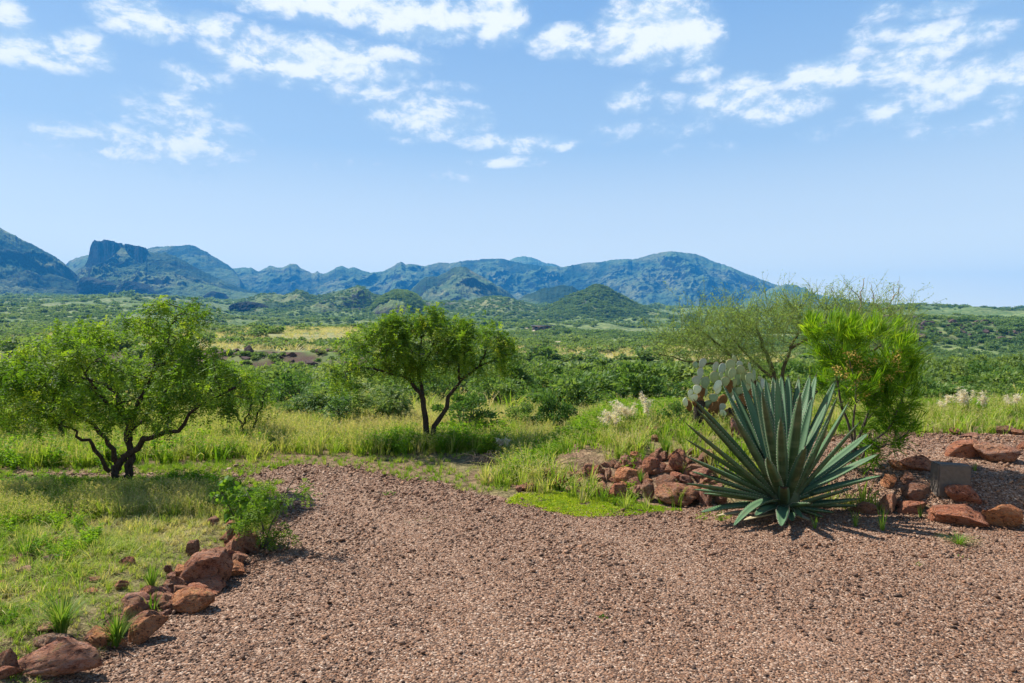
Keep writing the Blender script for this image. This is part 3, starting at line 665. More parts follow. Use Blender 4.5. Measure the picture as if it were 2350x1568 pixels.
def rotz(n, tilt=.0):
    return np.stack([rng.normal(scale=tilt, size=n), rng.normal(scale=tilt, size=n), rng.uniform(0, 6.283, n)], -1)

def grass_tuft(seed, nb, spread, lean, wid, seeds=0, straight=False, segs=3):
    """unit-height tuft"""
    r = np.random.default_rng(seed); V = []; Q = []; sd = []; tn = []; off = 0
    for k in range(nb):
        a = r.uniform(0, 6.283); b = np.array([np.cos(a), np.sin(a), 0]) * r.uniform(0, spread); a2 = a + r.normal(scale=.7)
        out = np.array([np.cos(a2), np.sin(a2), 0]); ln = abs(r.normal(lean, lean * .5)); h = r.uniform(.55, 1.05)
        s = np.array([-np.sin(a2), np.cos(a2), 0]); tt = r.uniform(0, 1)
        for i in range(segs + 1):
            u = i / segs; p = b + out * ln * h * u ** 1.8 + np.array([0, 0, h * (u - .32 * ln * u ** 3)]); w = wid * (1 - u ** 1.5 * .92)
            V += [p - s * w, p + s * w]; sd += [0, 0]; tn += [tt, tt]
        for i in range(segs): Q.append((off + 2 * i, off + 2 * i + 1, off + 2 * i + 3, off + 2 * i + 2))
        off += 2 * (segs + 1)
        if k < seeds:
            for q in range(9):
                u = 1 - q * .035; c = b + out * ln * h * u ** 1.8 + np.array([0, 0, h * (u - .32 * ln * u ** 3)])
                d = unit(r.normal(size=3) * np.array([1, 1, .5]) + np.array([0, 0, .5])); L = r.uniform(.04, .10); s2 = unit(np.cross(d, r.normal(size=3)))
                V += [c, c + d * L * .5 + s2 * L * .13, c + d * L, c + d * L * .5 - s2 * L * .13]; sd += [1] * 4; tn += [tt] * 4
                Q.append((off, off + 1, off + 2, off + 3)); off += 4
    return mesh('grass_tuft', np.array(V), [np.array(Q)], M['grass'], {'seed': sd, 'tint': tn})
def weed(seed, nst, leaf, matl='weed', spread=.35, wide=.5):
    """unit-height leafy weed"""
    r = np.random.default_rng(seed); P = []; D = []; items = []
    for k in range(nst):
        a = r.uniform(0, 6.283); tip = np.array([np.cos(a) * spread * r.uniform(.2, 1), np.sin(a) * spread * r.uniform(.2, 1), r.uniform(.55, 1)])
        p = smooth_path([(0, 0, -.02), tip * np.array([.3, .3, .5]), tip], 6); items.append((p, np.linspace(.012, .004, 6), 3))
        for q in range(12):
            u = r.uniform(.15, 1); P.append(p[min(int(u * 6), 5)] + r.normal(scale=.015, size=3)); b = r.uniform(0, 6.283); D.append((np.cos(b), np.sin(b), r.uniform(-.1, .7)))
    n = len(P); v, q, t = blades(np.array(P), np.array(D), leaf * r.uniform(.6, 1.2, n), leaf * wide * r.uniform(.7, 1.2, n), r, .15)
    v2, q2 = tubes(items)
    return mesh('weed', np.concatenate([v, v2]), [q, q2 + len(v)], M[matl], {'tint': np.concatenate([t, np.full(len(v2), .2)])})

# rocks
def ico(sub):
    import bmesh
    bm = bmesh.new(); bmesh.ops.create_icosphere(bm, subdivisions=sub, radius=1); v = np.array([x.co[:] for x in bm.verts]); f = np.array([[q.index for q in x.verts] for x in bm.faces]); bm.free(); return v, f
ICO = {k: ico(k) for k in (1, 2, 3, 4)}
def rock_mesh(seed, sub=4, cuts=9, amp=.16, lo=.28, hi=.66):
    r = np.random.default_rng(seed); v, f = ICO[sub]; v = v.copy()
    for k in range(cuts):
        n = unit(r.normal(size=3)); d = r.uniform(lo, hi); e = v @ n - d
        v = v - np.maximum(e, 0)[:, None] * n * .93
    x, y, z = v.T
    v = v * (1 + amp * fbm(x * 1.7 + seed * 3.1 + z, y * 1.7 + z * 1.3, 4, seed) + amp * 1.5 * (ridged(x * 2.3 + z * 1.6, y * 2.3 - z * 1.9 + seed, 3, seed + 4) - .5))[:, None]
    for k in range(4):
        n = unit(r.normal(size=3) + np.array([0, 0, .3])); e = v @ n - r.uniform(lo + .12, hi) * .95; v = v - np.maximum(e, 0)[:, None] * n * .9
    v = v + unit(v) * (.055 * fbm(v[:, 0] * 6 + v[:, 2] * 5, v[:, 1] * 9 - v[:, 2] * 4, 2, seed + 2))[:, None]
    v = v / np.abs(v).max(0); return mesh('rock', v, [f], M['rock'], None, False)
ROCKS = [rock_mesh(100 + k) for k in range(9)] + [rock_mesh(150 + k, 4, 6, .12, .6, .9) for k in range(5)]
NROCK = [0]
def rock(px, pb, w, h, label, tint=(.75, .62, .55), lich=0.0, kind=None, group=None, tilt=(0, 0), deep=.8, name='rock', rz=None, sink=.18):
    """px, bottom py, width and height in image units -> a rock standing on the ground there"""
    r = random.Random(NROCK[0] * 7 + 3); NROCK[0] += 1
    g = G(px, pb); k = g[1] / F * 1.08; sx = w * k / 2; sz = h * k / 2 * (1 + sink); d = sx * deep
    yc = g[1] + d * .75
    me = ROCKS[(NROCK[0] * 5 + 1) % 9 if kind is None else kind]
    zc = g[2] + h * k / 2 * (1 - sink) 
    o = obj(name, me, None, (g[0] * yc / g[1], yc, zc), (tilt[0] + r.uniform(-.12, .12), tilt[1] + r.uniform(-.12, .12), r.uniform(-.5, .5) + r.choice([0, math.pi]) if rz is None else rz), (sx, d, sz))
    v = r.uniform(.85, 1.12); o.color = (tint[0] * v, tint[1] * v, tint[2] * v, lich)
    return tag(o, label, 'rock', group)
# ------------------------------------------------------------------ the two mesquite trees and smaller trees
LEAF = dict(len=(.06, .12), K=5, ll=.032, lw=.0065, jit=.035)
bl = G(279, 1117); YL = float(bl[1])
tree('mesquite_tree', 'large spreading mesquite tree with dark forked trunk beside the driveway', 'tree', bl,
     [([(287,1122,YL),(294,1091,YL),(298,1056,YL),(297,1010,YL),(294,985,YL),(312,940,YL-.05),(333,903,YL-.1),(350,872,YL-.15),(358,820,YL-.1)], .050, .014),
      ([(268,1124,YL),(264,1085,YL-.05),(276,1060,YL),(297,1038,YL)], .038, .032),
      ([(297,1012,YL),(290,960,YL+.05),(267,910,YL+.15),(239,882,YL+.2),(187,864,YL+.3),(150,842,YL+.3)], .032, .010),
      ([(300,1046,YL),(316,1028,YL-.05),(335,1012,YL-.1),(370,996,YL-.2),(416,980,YL-.3),(451,937,YL-.3),(478,920,YL-.3),(541,889,YL-.3)], .036, .008),
      ([(272,1078,YL+.85),(266,1058,YL+.8),(250,1017,YL+.7),(227,987,YL+.6),(197,966,YL+.4),(162,941,YL+.45),(104,917,YL+.5)], .036, .011),
      ([(252,1082,YL+.75),(240,1066,YL+.7),(208,1017,YL+.55),(185,1003,YL+.45),(160,985,YL+.3),(110,960,YL+.2)], .028, .008),
      ([(333,903,YL-.1),(360,844,YL+.1),(395,820,YL+.2),(385,778,YL+.2),(402,730,YL+.2)], .026, .008),
      ([(300,985,YL),(330,960,YL+.3),(352,920,YL+.6),(400,880,YL+.8)], .026, .008),
      ([(292,970,YL),(255,930,YL-.35),(215,895,YL-.6),(200,850,YL-.7)], .026, .008)],
     [(250,850,235,115,YL,.95),(415,745,80,62,YL+.1,.5),(420,712,45,32,YL+.1,.3),(310,800,150,75,YL,.8),(80,880,100,85,YL,.7),(470,880,95,85,YL-.1,.7),(535,905,50,55,YL-.2,.4),(110,945,95,45,YL,.6),(340,950,110,45,YL-.2,.6),(190,780,90,45,YL,.5),(20,840,60,50,YL,.5)],
     5, 170, 600, 7000, LEAF, 'mesquite', droop=.45)
bm_ = G(992, 1031); YM = float(bm_[1])
tree('mesquite_tree', 'young mesquite tree with two slim dark trunks in the centre meadow', 'tree', bm_,
     [([(988,1036,YM),(978,998,YM),(976,960,YM),(973,928,YM),(964,904,YM),(948,885,YM),(929,866,YM-.1),(905,856,YM-.15),(877,852,YM-.2),(843,845,YM-.2),(800,852,YM-.25)], .056, .010),
      ([(999,1036,YM+.02),(993,994,YM),(1006,963,YM),(1023,942,YM),(1030,911,YM),(1044,890,YM),(1059,869,YM),(1082,852,YM),(1106,838,YM+.1),(1134,826,YM+.15),(1160,815,YM+.2)], .044, .010),
      ([(968,910,YM),(966,890,YM+.05),(958,850,YM+.1),(966,790,YM+.1),(960,738,YM+.1)], .034, .008),
      ([(905,856,YM-.15),(884,838,YM),(863,817,YM+.1),(829,800,YM+.15)], .026, .008),
      ([(1055,872,YM),(1054,835,YM-.1),(1062,790,YM-.15),(1050,750,YM-.1)], .024, .007),
      ([(1100,841,YM+.1),(1120,800,YM-.1),(1140,775,YM-.2)], .02, .006),
      ([(958,850,YM+.1),(990,810,YM-.2),(1010,770,YM-.3)], .02, .006)],
     [(965,775,90,70,YM,.7),(975,722,28,22,YM,.2),(1130,760,22,30,YM,.2),(905,742,30,22,YM,.2),(855,800,90,55,YM,.65),(1095,795,85,62,YM,.65),(795,858,42,42,YM-.2,.4),(985,735,45,32,YM,.35),(1160,815,32,48,YM+.1,.35),(1010,825,90,36,YM,.6),(895,755,60,36,YM,.45),(1050,765,60,36,YM,.45),(900,850,70,25,YM-.1,.5)],
     9, 130, 470, 4900, dict(len=(.09, .17), K=6, ll=.036, lw=.0075, jit=.045), 'mesquite', droop=.45)
b3 = G(556, 1016); Y3 = float(b3[1])
tree('mesquite_tree', 'slender mesquite tree with thin leaning stems behind the large mesquite', 'tree', b3,
     [([(540,1018,Y3),(548,990,Y3),(563,965,Y3),(575,930,Y3),(570,890,Y3)], .026, .008), ([(570,1020,Y3),(580,990,Y3),(590,962,Y3),(600,925,Y3),(612,895,Y3)], .024, .008), ([(556,1018,Y3),(556,980,Y3),(535,940,Y3),(520,900,Y3)], .022, .007)],
     [(570,905,52,68,Y3,.45),(530,890,45,55,Y3,.4),(600,930,30,50,Y3,.35)], 15, 50, 170, 1000, dict(len=(.08, .14), K=5, ll=.032, lw=.006, jit=.05), 'mesquite')
b4 = G(142, 1014); Y4 = float(b4[1])
tree('mesquite_tree', 'dark half-bare mesquite tree glimpsed under the large mesquite crown', 'tree', b4,
     [([(142,1016,Y4),(140,990,Y4),(132,970,Y4),(115,955,Y4),(80,945,Y4),(40,942,Y4)], .045, .01), ([(138,980,Y4),(150,950,Y4),(160,920,Y4)], .03, .01), ([(130,968,Y4),(125,940,Y4),(100,915,Y4)], .025, .008)],
     [(60,935,80,40,Y4,.6),(150,925,60,45,Y4,.5)], 19, 60, 200, 1000, dict(len=(.08, .14), K=5, ll=.035, lw=.007, jit=.05), 'mesquite')
b5 = G(757, 968); Y5 = float(b5[1])
tree('desert_shrub', 'dark-trunked spreading shrub at the back edge of the centre meadow', 'shrub', b5,
     [([(757,970,Y5),(755,955,Y5),(748,945,Y5),(728,935,Y5),(715,930,Y5)], .06, .02), ([(756,958,Y5),(752,930,Y5),(748,905,Y5)], .04, .012), ([(757,960,Y5),(775,948,Y5),(785,935,Y5)], .03, .01)],
     [(745,912,52,32,Y5,.8),(715,925,30,22,Y5,.6)], 21, 40, 120, 1300, dict(len=(.1, .18), K=4, ll=.06, lw=.014, jit=.08), 'shrub', trunk_mat='bark')
b6 = G(785, 985); Y6 = float(b6[1])
tree('desert_shrub', 'grey bare-twigged shrub with dark crooked trunk in the centre meadow', 'shrub', b6,
     [([(785,987,Y6),(783,965,Y6),(778,950,Y6),(772,930,Y6)], .045, .015), ([(781,960,Y6),(795,948,Y6),(805,938,Y6)], .03, .01)],
     [(790,928,38,24,Y6,.6)], 23, 60, 220, 260, dict(len=(.08, .14), K=4, ll=.05, lw=.012, jit=.06), 'shrub', trunk_mat='bark')
b7 = G(901, 980); Y7 = float(b7[1])
tree('desert_shrub', 'open vase-shaped shrub with pale stems left of the centre tree trunk', 'shrub', b7,
     [([(901,981,Y7),(897,965,Y7),(885,945,Y7),(868,930,Y7)], .035, .01), ([(901,980,Y7),(902,955,Y7),(898,930,Y7),(890,905,Y7)], .03, .01), ([(901,980,Y7),(910,965,Y7),(916,945,Y7)], .025, .008)],
     [(883,915,52,30,Y7,.7),(905,935,30,30,Y7,.5)], 27, 50, 150, 1200, dict(len=(.08, .15), K=4, ll=.05, lw=.011, jit=.07), 'shrub', trunk_mat='twig')

# ------------------------------------------------------------------ palo verde behind the cactus
def palo_verde():
    Y = 13.5; b = np.array([(1765 - CX) / F * Y, Y, float(H((1765 - CX) / F * Y, Y))]); py0 = CY + F * (EYE - b[2]) / Y
    w = Wood(61)
    L = [([(1765,py0+4,Y),(1772,915,Y),(1775,870,Y),(1768,830,Y),(1750,790,Y),(1735,750,Y)], .075, .02), ([(1780,py0+4,Y),(1800,910,Y),(1795,860,Y),(1815,800,Y),(1835,760,Y)], .06, .018),
         ([(1765,py0,Y),(1740,925,Y),(1738,880,Y),(1690,830,Y),(1655,795,Y),(1610,760,Y-.3)], .06, .015), ([(1690,830,Y),(1640,835,Y-.3),(1580,828,Y-.5),(1510,812,Y-.6)], .03, .008),
         ([(1785,py0,Y),(1870,900,Y+.3),(1935,840,Y+.4),(1985,770,Y+.5),(1960,720,Y+.5)], .055, .016), ([(1935,840,Y+.4),(2010,800,Y+.3),(2060,760,Y+.2),(2085,800,Y+.2)], .03, .008), ([(1815,800,Y),(1880,760,Y-.2),(1905,710,Y-.3)], .03, .008), ([(1775,870,Y),(1700,800,Y+.6),(1660,745,Y+.8)], .035, .01)]
    for p, a, c in L: w.limb([P3(*q) for q in p], a, c, n=14, sides=6)
    el = [(1640,775,95,55,Y-.1,1.2),(1760,750,110,65,Y,1.3),(1880,740,110,60,Y,1.3),(1560,800,70,45,Y-.3,.9),(1990,760,85,60,Y+.3,1.1),(2070,790,35,60,Y+.3,.7),(1700,835,110,35,Y,1.0)]
    w.grow(ell_points(w.r, 150, el, .2), .016, .006, sides=4, n=7, up=.5)
    k0 = len(w.sub)
    # long whippy twigs sweeping upward
    tp = ell_points(w.r, 1500, el, .3)
    for t in tp:
        N = np.array(w.nodes); j = int(np.argmin(np.linalg.norm(N - t, axis=1)))
        a = N[j]; d = unit(unit(t - a) + np.array([0, 0, .7]) + w.r.normal(scale=.35, size=3)); l = w.r.uniform(.3, .75)
        if a[2] + l > EYE + 1.05 + .25 * w.r.random(): l *= .5
        u = np.linspace(0, 1, 5)[:, None]; s = a + d * l * u + np.array([0, 0, 1.]) * l * .18 * u * u + w.r.normal(scale=.012, size=(5, 3)) * u
        w.sub.append((s, np.linspace(.0055, .0022, 5), 3)); w.tips.append(s)
        if w.r.random() < .6:
            for q in range(3):
                m = s[w.r.integers(1, 5)]; d2 = unit(d + w.r.normal(scale=.6, size=3)); l2 = l * .4
                e = m + d2 * l2 * u; w.sub.append((e, np.linspace(.0035, .0016, 5), 3)); w.tips.append(e)
    t = empty('palo_verde_tree', b); tag(t, 'airy palo verde tree with fine olive twigs behind the prickly pear', 'tree')
    inv = Matrix.Translation(-Vector(b))
    def part(nm, me, lab=None):
        o = obj(nm, me, t); o.matrix_parent_inverse = inv
        if lab: o['label'] = lab
    part('trunk', w.wood_mesh('trunk', w.main, M['pv_bark'])); part('branches', w.wood_mesh('branches', w.sub[:k0], M['pv_bark'])); part('twigs', w.wood_mesh('twigs', w.sub[k0:], M['paloverde_twig']))
    for c_ in t.children:
        if c_.name.split('.')[0] in ('branches', 'twigs'): c_['kind'] = 'stuff'
    r = w.r; n = 26000; idx = r.integers(0, len(w.tips), n); bp = np.array([w.tips[i][r.integers(1, len(w.tips[i]))] for i in idx]) + r.normal(scale=.03, size=(n, 3))
    v, q, tn = blades(bp, r.normal(size=(n, 3)) + np.array([0, 0, .6]), r.uniform(.03, .065, n), r.uniform(.007, .013, n), r, .1)
    part('crown', mesh('crown', v, [q], M['paloverde_leaf'], {'tint': tn}))
    # bare weathered branches standing above the crown on the right
    wb = Wood(67)
    for p in ([(1960,740,Y),(1975,705,Y),(1962,670,Y),(1945,655,Y)], [(1975,705,Y),(1978,660,Y),(1985,638,Y)], [(1990,745,Y),(2020,712,Y),(2045,690,Y),(2052,650,Y)], [(2045,690,Y),(2060,672,Y),(2062,645,Y)], [(2020,712,Y),(2005,690,Y),(2000,655,Y)], [(2000,735,Y),(2040,725,Y),(2068,705,Y)], [(1930,735,Y+.2),(1920,700,Y+.2),(1905,660,Y+.2)]):
        wb.limb([P3(*q) for q in p], .016, .005, n=9, sides=5, wob=.02)
    wb.grow(ell_points(wb.r, 60, [(2010,672,55,30,Y,.5),(1950,668,35,25,Y,.3),(1900,680,40,30,Y,.3)], .1), .007, .0028, sides=3, n=5, up=.6, maxd=.8)
    part('bare_branches', wb.wood_mesh('bare_branches', wb.main + wb.sub, M['bare']), 'grey leafless branches above the crown')
palo_verde()

# ------------------------------------------------------------------ bright green willow-leaved bush
def broom():
    b = G(1956, 1078); Y = float(b[1]); w = Wood(71)
    for p, a, c in [([(1955,1082,Y),(1957,1030,Y),(1950,980,Y),(1930,920,Y),(1915,860,Y),(1905,800,Y)], .020, .006), ([(1957,1082,Y),(1965,1020,Y),(1990,960,Y+.05),(2010,900,Y+.1),(2015,830,Y+.1)], .018, .006), ([(1958,1080,Y),(1990,1030,Y-.1),(2040,980,Y-.15),(2070,920,Y-.15),(2075,850,Y-.1)], .016, .005), ([(1957,1060,Y),(1960,980,Y-.2),(1965,900,Y-.3),(1950,830,Y-.3)], .015, .005), ([(1990,1030,Y-.1),(2040,1020,Y-.2),(2085,990,Y-.2)], .012, .005), ([(1957,1050,Y),(1985,970,Y+.3),(2040,890,Y+.35),(2060,800,Y+.3)], .014, .005)]:
        w.limb([P3(*q) for q in p], a, c, n=12, sides=6, wob=.008)
    el = [(1915,790,62,55,Y,.34),(2000,810,80,55,Y,.45),(2065,830,35,65,Y,.35),(1965,880,95,70,Y,.5),(2045,920,48,70,Y,.45),(2015,995,58,52,Y,.38),(2078,960,28,40,Y-.1,.25),(1985,1045,36,24,Y-.1,.25),(1875,752,20,34,Y,.15),(1960,765,55,30,Y,.3),(2010,748,18,26,Y,.15),(2062,770,14,30,Y,.15),(1925,742,18,24,Y,.15)]
    w.grow(ell_points(w.r, 130, el, .2), .008, .0025, sides=4, n=6, up=.5); w.grow(ell_points(w.r, 420, el, .5), .004, .0016, sides=3, n=5, up=.6)
    t = empty('willow_leaved_bush', b); tag(t, 'bright green bush with narrow willow-like leaves behind the agave', 'bush'); inv = Matrix.Translation(-Vector(b))
    def part(nm, me):
        o = obj(nm, me, t); o.matrix_parent_inverse = inv; return o
    part('stem', w.wood_mesh('stem', w.main, M['twig'])); part('branches', w.wood_mesh('branches', w.sub, M['twig']))['kind'] = 'stuff'
    r = w.r; n = 11500; wt = r.lognormal(0, .7, len(w.tips)); idx = r.choice(len(w.tips), n, p=wt / wt.sum()); bp = np.array([w.tips[i][r.integers(1, len(w.tips[i]))] for i in idx]) + r.normal(scale=.022, size=(n, 3))
    cen = P3(1980, 930, Y); tg = np.array([unit(w.tips[i][-1] - w.tips[i][0]) for i in idx]); d = tg * 1.1 + r.normal(scale=.24, size=(n, 3)) + np.array([.15, 0, .8]) * (.4 + np.clip(bp[:, 2:3] - cen[2] + .3, 0, 1))
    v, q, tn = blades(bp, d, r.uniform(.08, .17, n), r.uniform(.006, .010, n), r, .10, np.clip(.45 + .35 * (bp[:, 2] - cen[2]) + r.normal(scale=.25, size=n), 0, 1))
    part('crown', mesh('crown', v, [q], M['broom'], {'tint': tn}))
    m = mat_simple('seed_head', (.44, .31, .07), .9, 60, .4)
    for k, (px, py) in enumerate([(1955,812),(1968,822),(1980,845),(1948,838),(1972,860),(2005,828),(1960,880),(1940,862),(2062,812),(2066,850),(1990,872),(2040,868),(1922,850),(1985,905),(2012,885),(2055,830)]):
        c = P3(px, py, Y - .38 + .1 * r.random()); n = 36; v, q, tn = blades(c + r.normal(scale=(.022, .022, .028), size=(n, 3)), r.normal(size=(n, 3)), r.uniform(.014, .03, n), r.uniform(.008, .014, n), r, .1)
        part('seed_head', mesh('seed_head', v, [q], m))['kind'] = 'stuff'
broom()
# ------------------------------------------------------------------ agave
def mat_agave():
    m, g = new_mat('agave_leaf'); u = g.attr('along'); v = objco(g); up = g.attr('inner')
    n = g.noise(v, 9, 4, .6); wv = g.noise(g.n('ShaderNodeCombineXYZ', i={0: g.m('MULTIPLY', u, 9.), 1: g.m('MULTIPLY', g.n('ShaderNodeObjectInfo').outputs['Random'], 50.), 2: 0.}).outputs[0], 1.3, 3, .6)
    c = g.mix(g.ss(wv, .46, .56), (.050, .072, .036), (.090, .118, .062))
    c = g.mix(g.m('MULTIPLY', g.ss(u, .45, .9), .55), c, (.085, .078, .038))
    inn = g.mix(n, (.075, .155, .070), (.145, .230, .125))
    c = g.mix(up, c, inn)
    c = g.mix(g.m('MULTIPLY', g.ss(n, .56, .68), .6), c, (.17, .145, .075))
    c = g.mix(g.ss(u, .955, .985), c, (.05, .03, .02))
    p = g.n('ShaderNodeBsdfPrincipled'); g.set(p.inputs['Base Color'], c); p.inputs['Roughness'].default_value = .55; p.inputs['Specular IOR Level'].default_value = .14
    t = g.n('ShaderNodeBsdfTranslucent'); g.set(t.inputs[0], (.12, .32, .05)); mx = g.n('ShaderNodeMixShader', i={0: .2}); g.t.links.new(p.outputs[0], mx.inputs[1]); g.t.links.new(t.outputs[0], mx.inputs[2])
    g.t.links.new(mx.outputs[0], g.n('ShaderNodeOutputMaterial').inputs[0]); return m
M['agave'] = mat_agave(); M['tooth'] = mat_simple('agave_tooth', (.40, .38, .28), .5, 30, .2); M['dryleaf'] = mat_simple('dry_agave_leaf', (.42, .36, .22), .8, 14, .35)
def agave():
    base = G(1800, 1192); Y0 = float(base[1]) + .12; X0 = (1800 - CX) / F * Y0; z0 = float(H(X0, Y0)) + .02
    ctr = np.array([X0, Y0, z0]); t = empty('agave_plant', ctr); tag(t, 'large blue-green agave with toothed sword leaves at the gravel edge', 'agave'); inv = Matrix.Translation(-Vector(ctr)); r = np.random.default_rng(4)
    def S(zx, zy): return 1570.4 + zx * .2889, 815.4 + zy * .2889
    def leaf(tip, depth, wid, sag=.0, L=1.18, basez=.22, dry=False, curl=0., blunt=False, teeth=True, twist=0.):
        tx, ty = S(*tip)
        if depth in ('b', 'f', 's'):
            # place the tip so that the leaf has a natural length
            q = P3(tx, ty, Y0); dx, dz = q[0] - X0, q[2] - (z0 + basez); s = L * L - dx * dx - dz * dz; dy = math.sqrt(s) if s > .01 else .08
            if depth == 'f': dy = -dy
            if depth == 's': dy = r.uniform(-.12, .12)
            tp = P3(tx, ty, Y0 + dy)
        else: tp = P3(tx, ty, Y0 + depth)
        v = tp - np.array([X0, Y0, z0 + basez]); hd = unit(np.array([v[0], v[1], 0])) if np.hypot(v[0], v[1]) > .02 else np.array([0, 1., 0])
        p0 = np.array([X0, Y0, z0 + basez * .6]) + hd * .05
        sag = sag + r.normal(0, .014); twist = twist + r.normal(0, .16); wid = wid * r.uniform(.86, 1.1)
        Lr = np.linalg.norm(tp - p0); N = 17; u = np.linspace(0, 1, N)
        mid = (p0 + tp) / 2 + np.array([0, 0, 1.]) * sag * Lr + hd * 0
        c = ((1 - u) ** 2)[:, None] * p0 + (2 * u * (1 - u))[:, None] * mid + (u * u)[:, None] * tp
        T = unit(np.gradient(c, axis=0)); side = unit(np.cross(T, np.array([0, 0, 1.]) * .35 + hd)); nn = np.cross(side, T)
        nn = np.where((nn @ np.array([-hd[0] * .6, -hd[1] * .6, 1]))[:, None] < 0, -nn, nn)
        if twist: 
            ca, sa = math.cos(twist), math.sin(twist); side, nn = side * ca + nn * sa, nn * ca - side * sa
        w = .84 * wid * np.interp(u, [0, .12, .35, .55, .8, .95, 1], [.62, .72, .94, 1, .74, .30, .03] if not blunt else [.7, .85, 1, 1, .95, .85, .7]) / 2
        th = wid * np.interp(u, [0, .3, 1], [.30, .16, .03]); dep = .42
        prof = [(-1, 0, 1), (-.5, -.30, 1), (0, -.42, 1), (.5, -.30, 1), (1, 0, 1), (.55, -.62, 0), (0, -.85, 0), (-.55, -.62, 0)]
        V = []; inn = []
        for (a, d, f) in prof:
            dd = d * w[:, None] * dep / .42 * (1.0) if f else (d * w[:, None] * .75 - th[:, None] * .55)
            V.append(c + side * (a * w)[:, None] + nn * dd); inn.append(np.full(N, f))
        V = np.stack(V, 1); inn = np.stack(inn, 1); al = np.repeat(u[:, None], 8, 1)
        i = np.arange(N - 1)[:, None] * 8 + np.arange(8)[None]; j = np.arange(N - 1)[:, None] * 8 + (np.arange(8)[None] + 1) % 8
        Q = np.stack([i, j, j + 8, i + 8], -1).reshape(-1, 4)
        cap = np.array([[(N - 1) * 8 + q for q in (0, 1, 2, 3)], [(N - 1) * 8 + q for q in (0, 3, 4, 7)], [(N - 1) * 8 + q for q in (7, 4, 5, 6)]])
        me = mesh('leaf', V.reshape(-1, 3), [Q, cap], M['dryleaf'] if dry else M['agave'], {'along': al.ravel(), 'inner': inn.ravel()}, True)
        o = obj('leaf', me, t); o.matrix_parent_inverse = inv
        if dry: o['label'] = 'dried tan leaf low on the plant'
        if teeth and not dry:
            k = max(8, int(Lr / .034)); us = np.linspace(.10, .93, k); TV = []; TF = []; off = 0
            for sg in (-1, 1):
                for q in us:
                    ip = lambda A: np.array([np.interp(q, u, A[:, m_]) for m_ in range(3)])
                    e = ip(c) + sg * ip(side) * np.interp(q, u, w) * .985; s_ = ip(side) * sg; tg = ip(T); n_ = ip(nn); h = wid * .065; bw = wid * .045
                    TV += [e - tg * bw, e + tg * bw, e + n_ * bw * .6, e - n_ * bw * .6, e + s_ * h - tg * h * .35]
                    TF += [(off, off + 2, off + 4), (off + 2, off + 1, off + 4), (off + 1, off + 3, off + 4), (off + 3, off, off + 4)]; off += 5
            tm = obj('teeth', mesh('teeth', np.array(TV), [np.array(TF)], M['tooth']), o); tm['kind'] = 'stuff'
    B = .13
    for tip in [(300,215),(375,250),(450,185),(530,185),(578,185),(640,165),(705,155),(770,145),(825,150),(912,165),(1000,150),(1050,145),(1210,185)]: leaf(tip, 'b', B * r.uniform(.85, 1), L=1.22, basez=.3, sag=.01)
    for tip, w in [((555,205), .10), ((737,165), .105), ((1018,330), .12), ((1135,370), .11)]: leaf(tip, .25, w, basez=.3)
    for tip, w in [((615,285), .115), ((920,290), .12), ((1215,320), .12), ((1305,370), .125), ((1155,495), .13), ((385,460), .125)]: leaf(tip, -.30, w, basez=.26)
    leaf((765,490), -.42, .125, basez=.24)
    for tip in [(70,345),(85,410),(5,530),(5,660),(0,795)]: leaf(tip, r.uniform(-.3, .15), .125, basez=.22, sag=.03)
    for tip, dp in [((240,855), .15), ((50,920), -.1), ((0,1015), -.25), ((65,1065), -.35), ((140,1095), .1)]: leaf(tip, dp, .11, basez=.17, sag=.05)
    for tip, dp in [((1400,520), -.2), ((1470,610), .15), ((1550,780), -.15), ((1500,700), .35), ((1575,955), -.1), ((1410,860), .3)]: leaf(tip, dp, .12, basez=.22, sag=.03)
    for tip, dp in [((1340,1055), -.3), ((1410,1135), -.2), ((1430,1195), .1), ((1200,1250), -.35), ((1290,1150), .2), ((1015,1175), -.5)]: leaf(tip, dp, .095, basez=.12, sag=.05)
    leaf((655,810), -.55, .125, basez=.2, sag=.02); leaf((965,720), -.5, .115, basez=.2, sag=.02)
    leaf((790,1040), -.42, .115, basez=.16, blunt=True, sag=.03, teeth=False)
    for tip, dp, sg in [((120,1250), -.35, .10), ((300,1200), -.1, .08), ((560,1275), -.5, .12), ((860,1320), -.5, .12), ((935,1290), -.45, .13), ((1110,1290), -.3, .1)]: leaf(tip, dp, .10, basez=.12, sag=sg)
    leaf((385,1365), -.55, .115, basez=.2, sag=.22); leaf((770,1362), -.75, .115, basez=.14, sag=.10)
    for tip, dp in [((250,1275), -.3), ((470,1310), -.45), ((1000,1310), -.4)]: leaf(tip, dp, .07, basez=.05, sag=.04, dry=True)
    v, f = ICO[3]; v = v * np.array([.13, .13, .17]) + np.array([X0, Y0, z0 + .13]); o = obj('core', mesh('core', v, [f], M['agave'], {'along': np.full(len(v), .1), 'inner': np.zeros(len(v))}, True), t); o.matrix_parent_inverse = inv
agave()

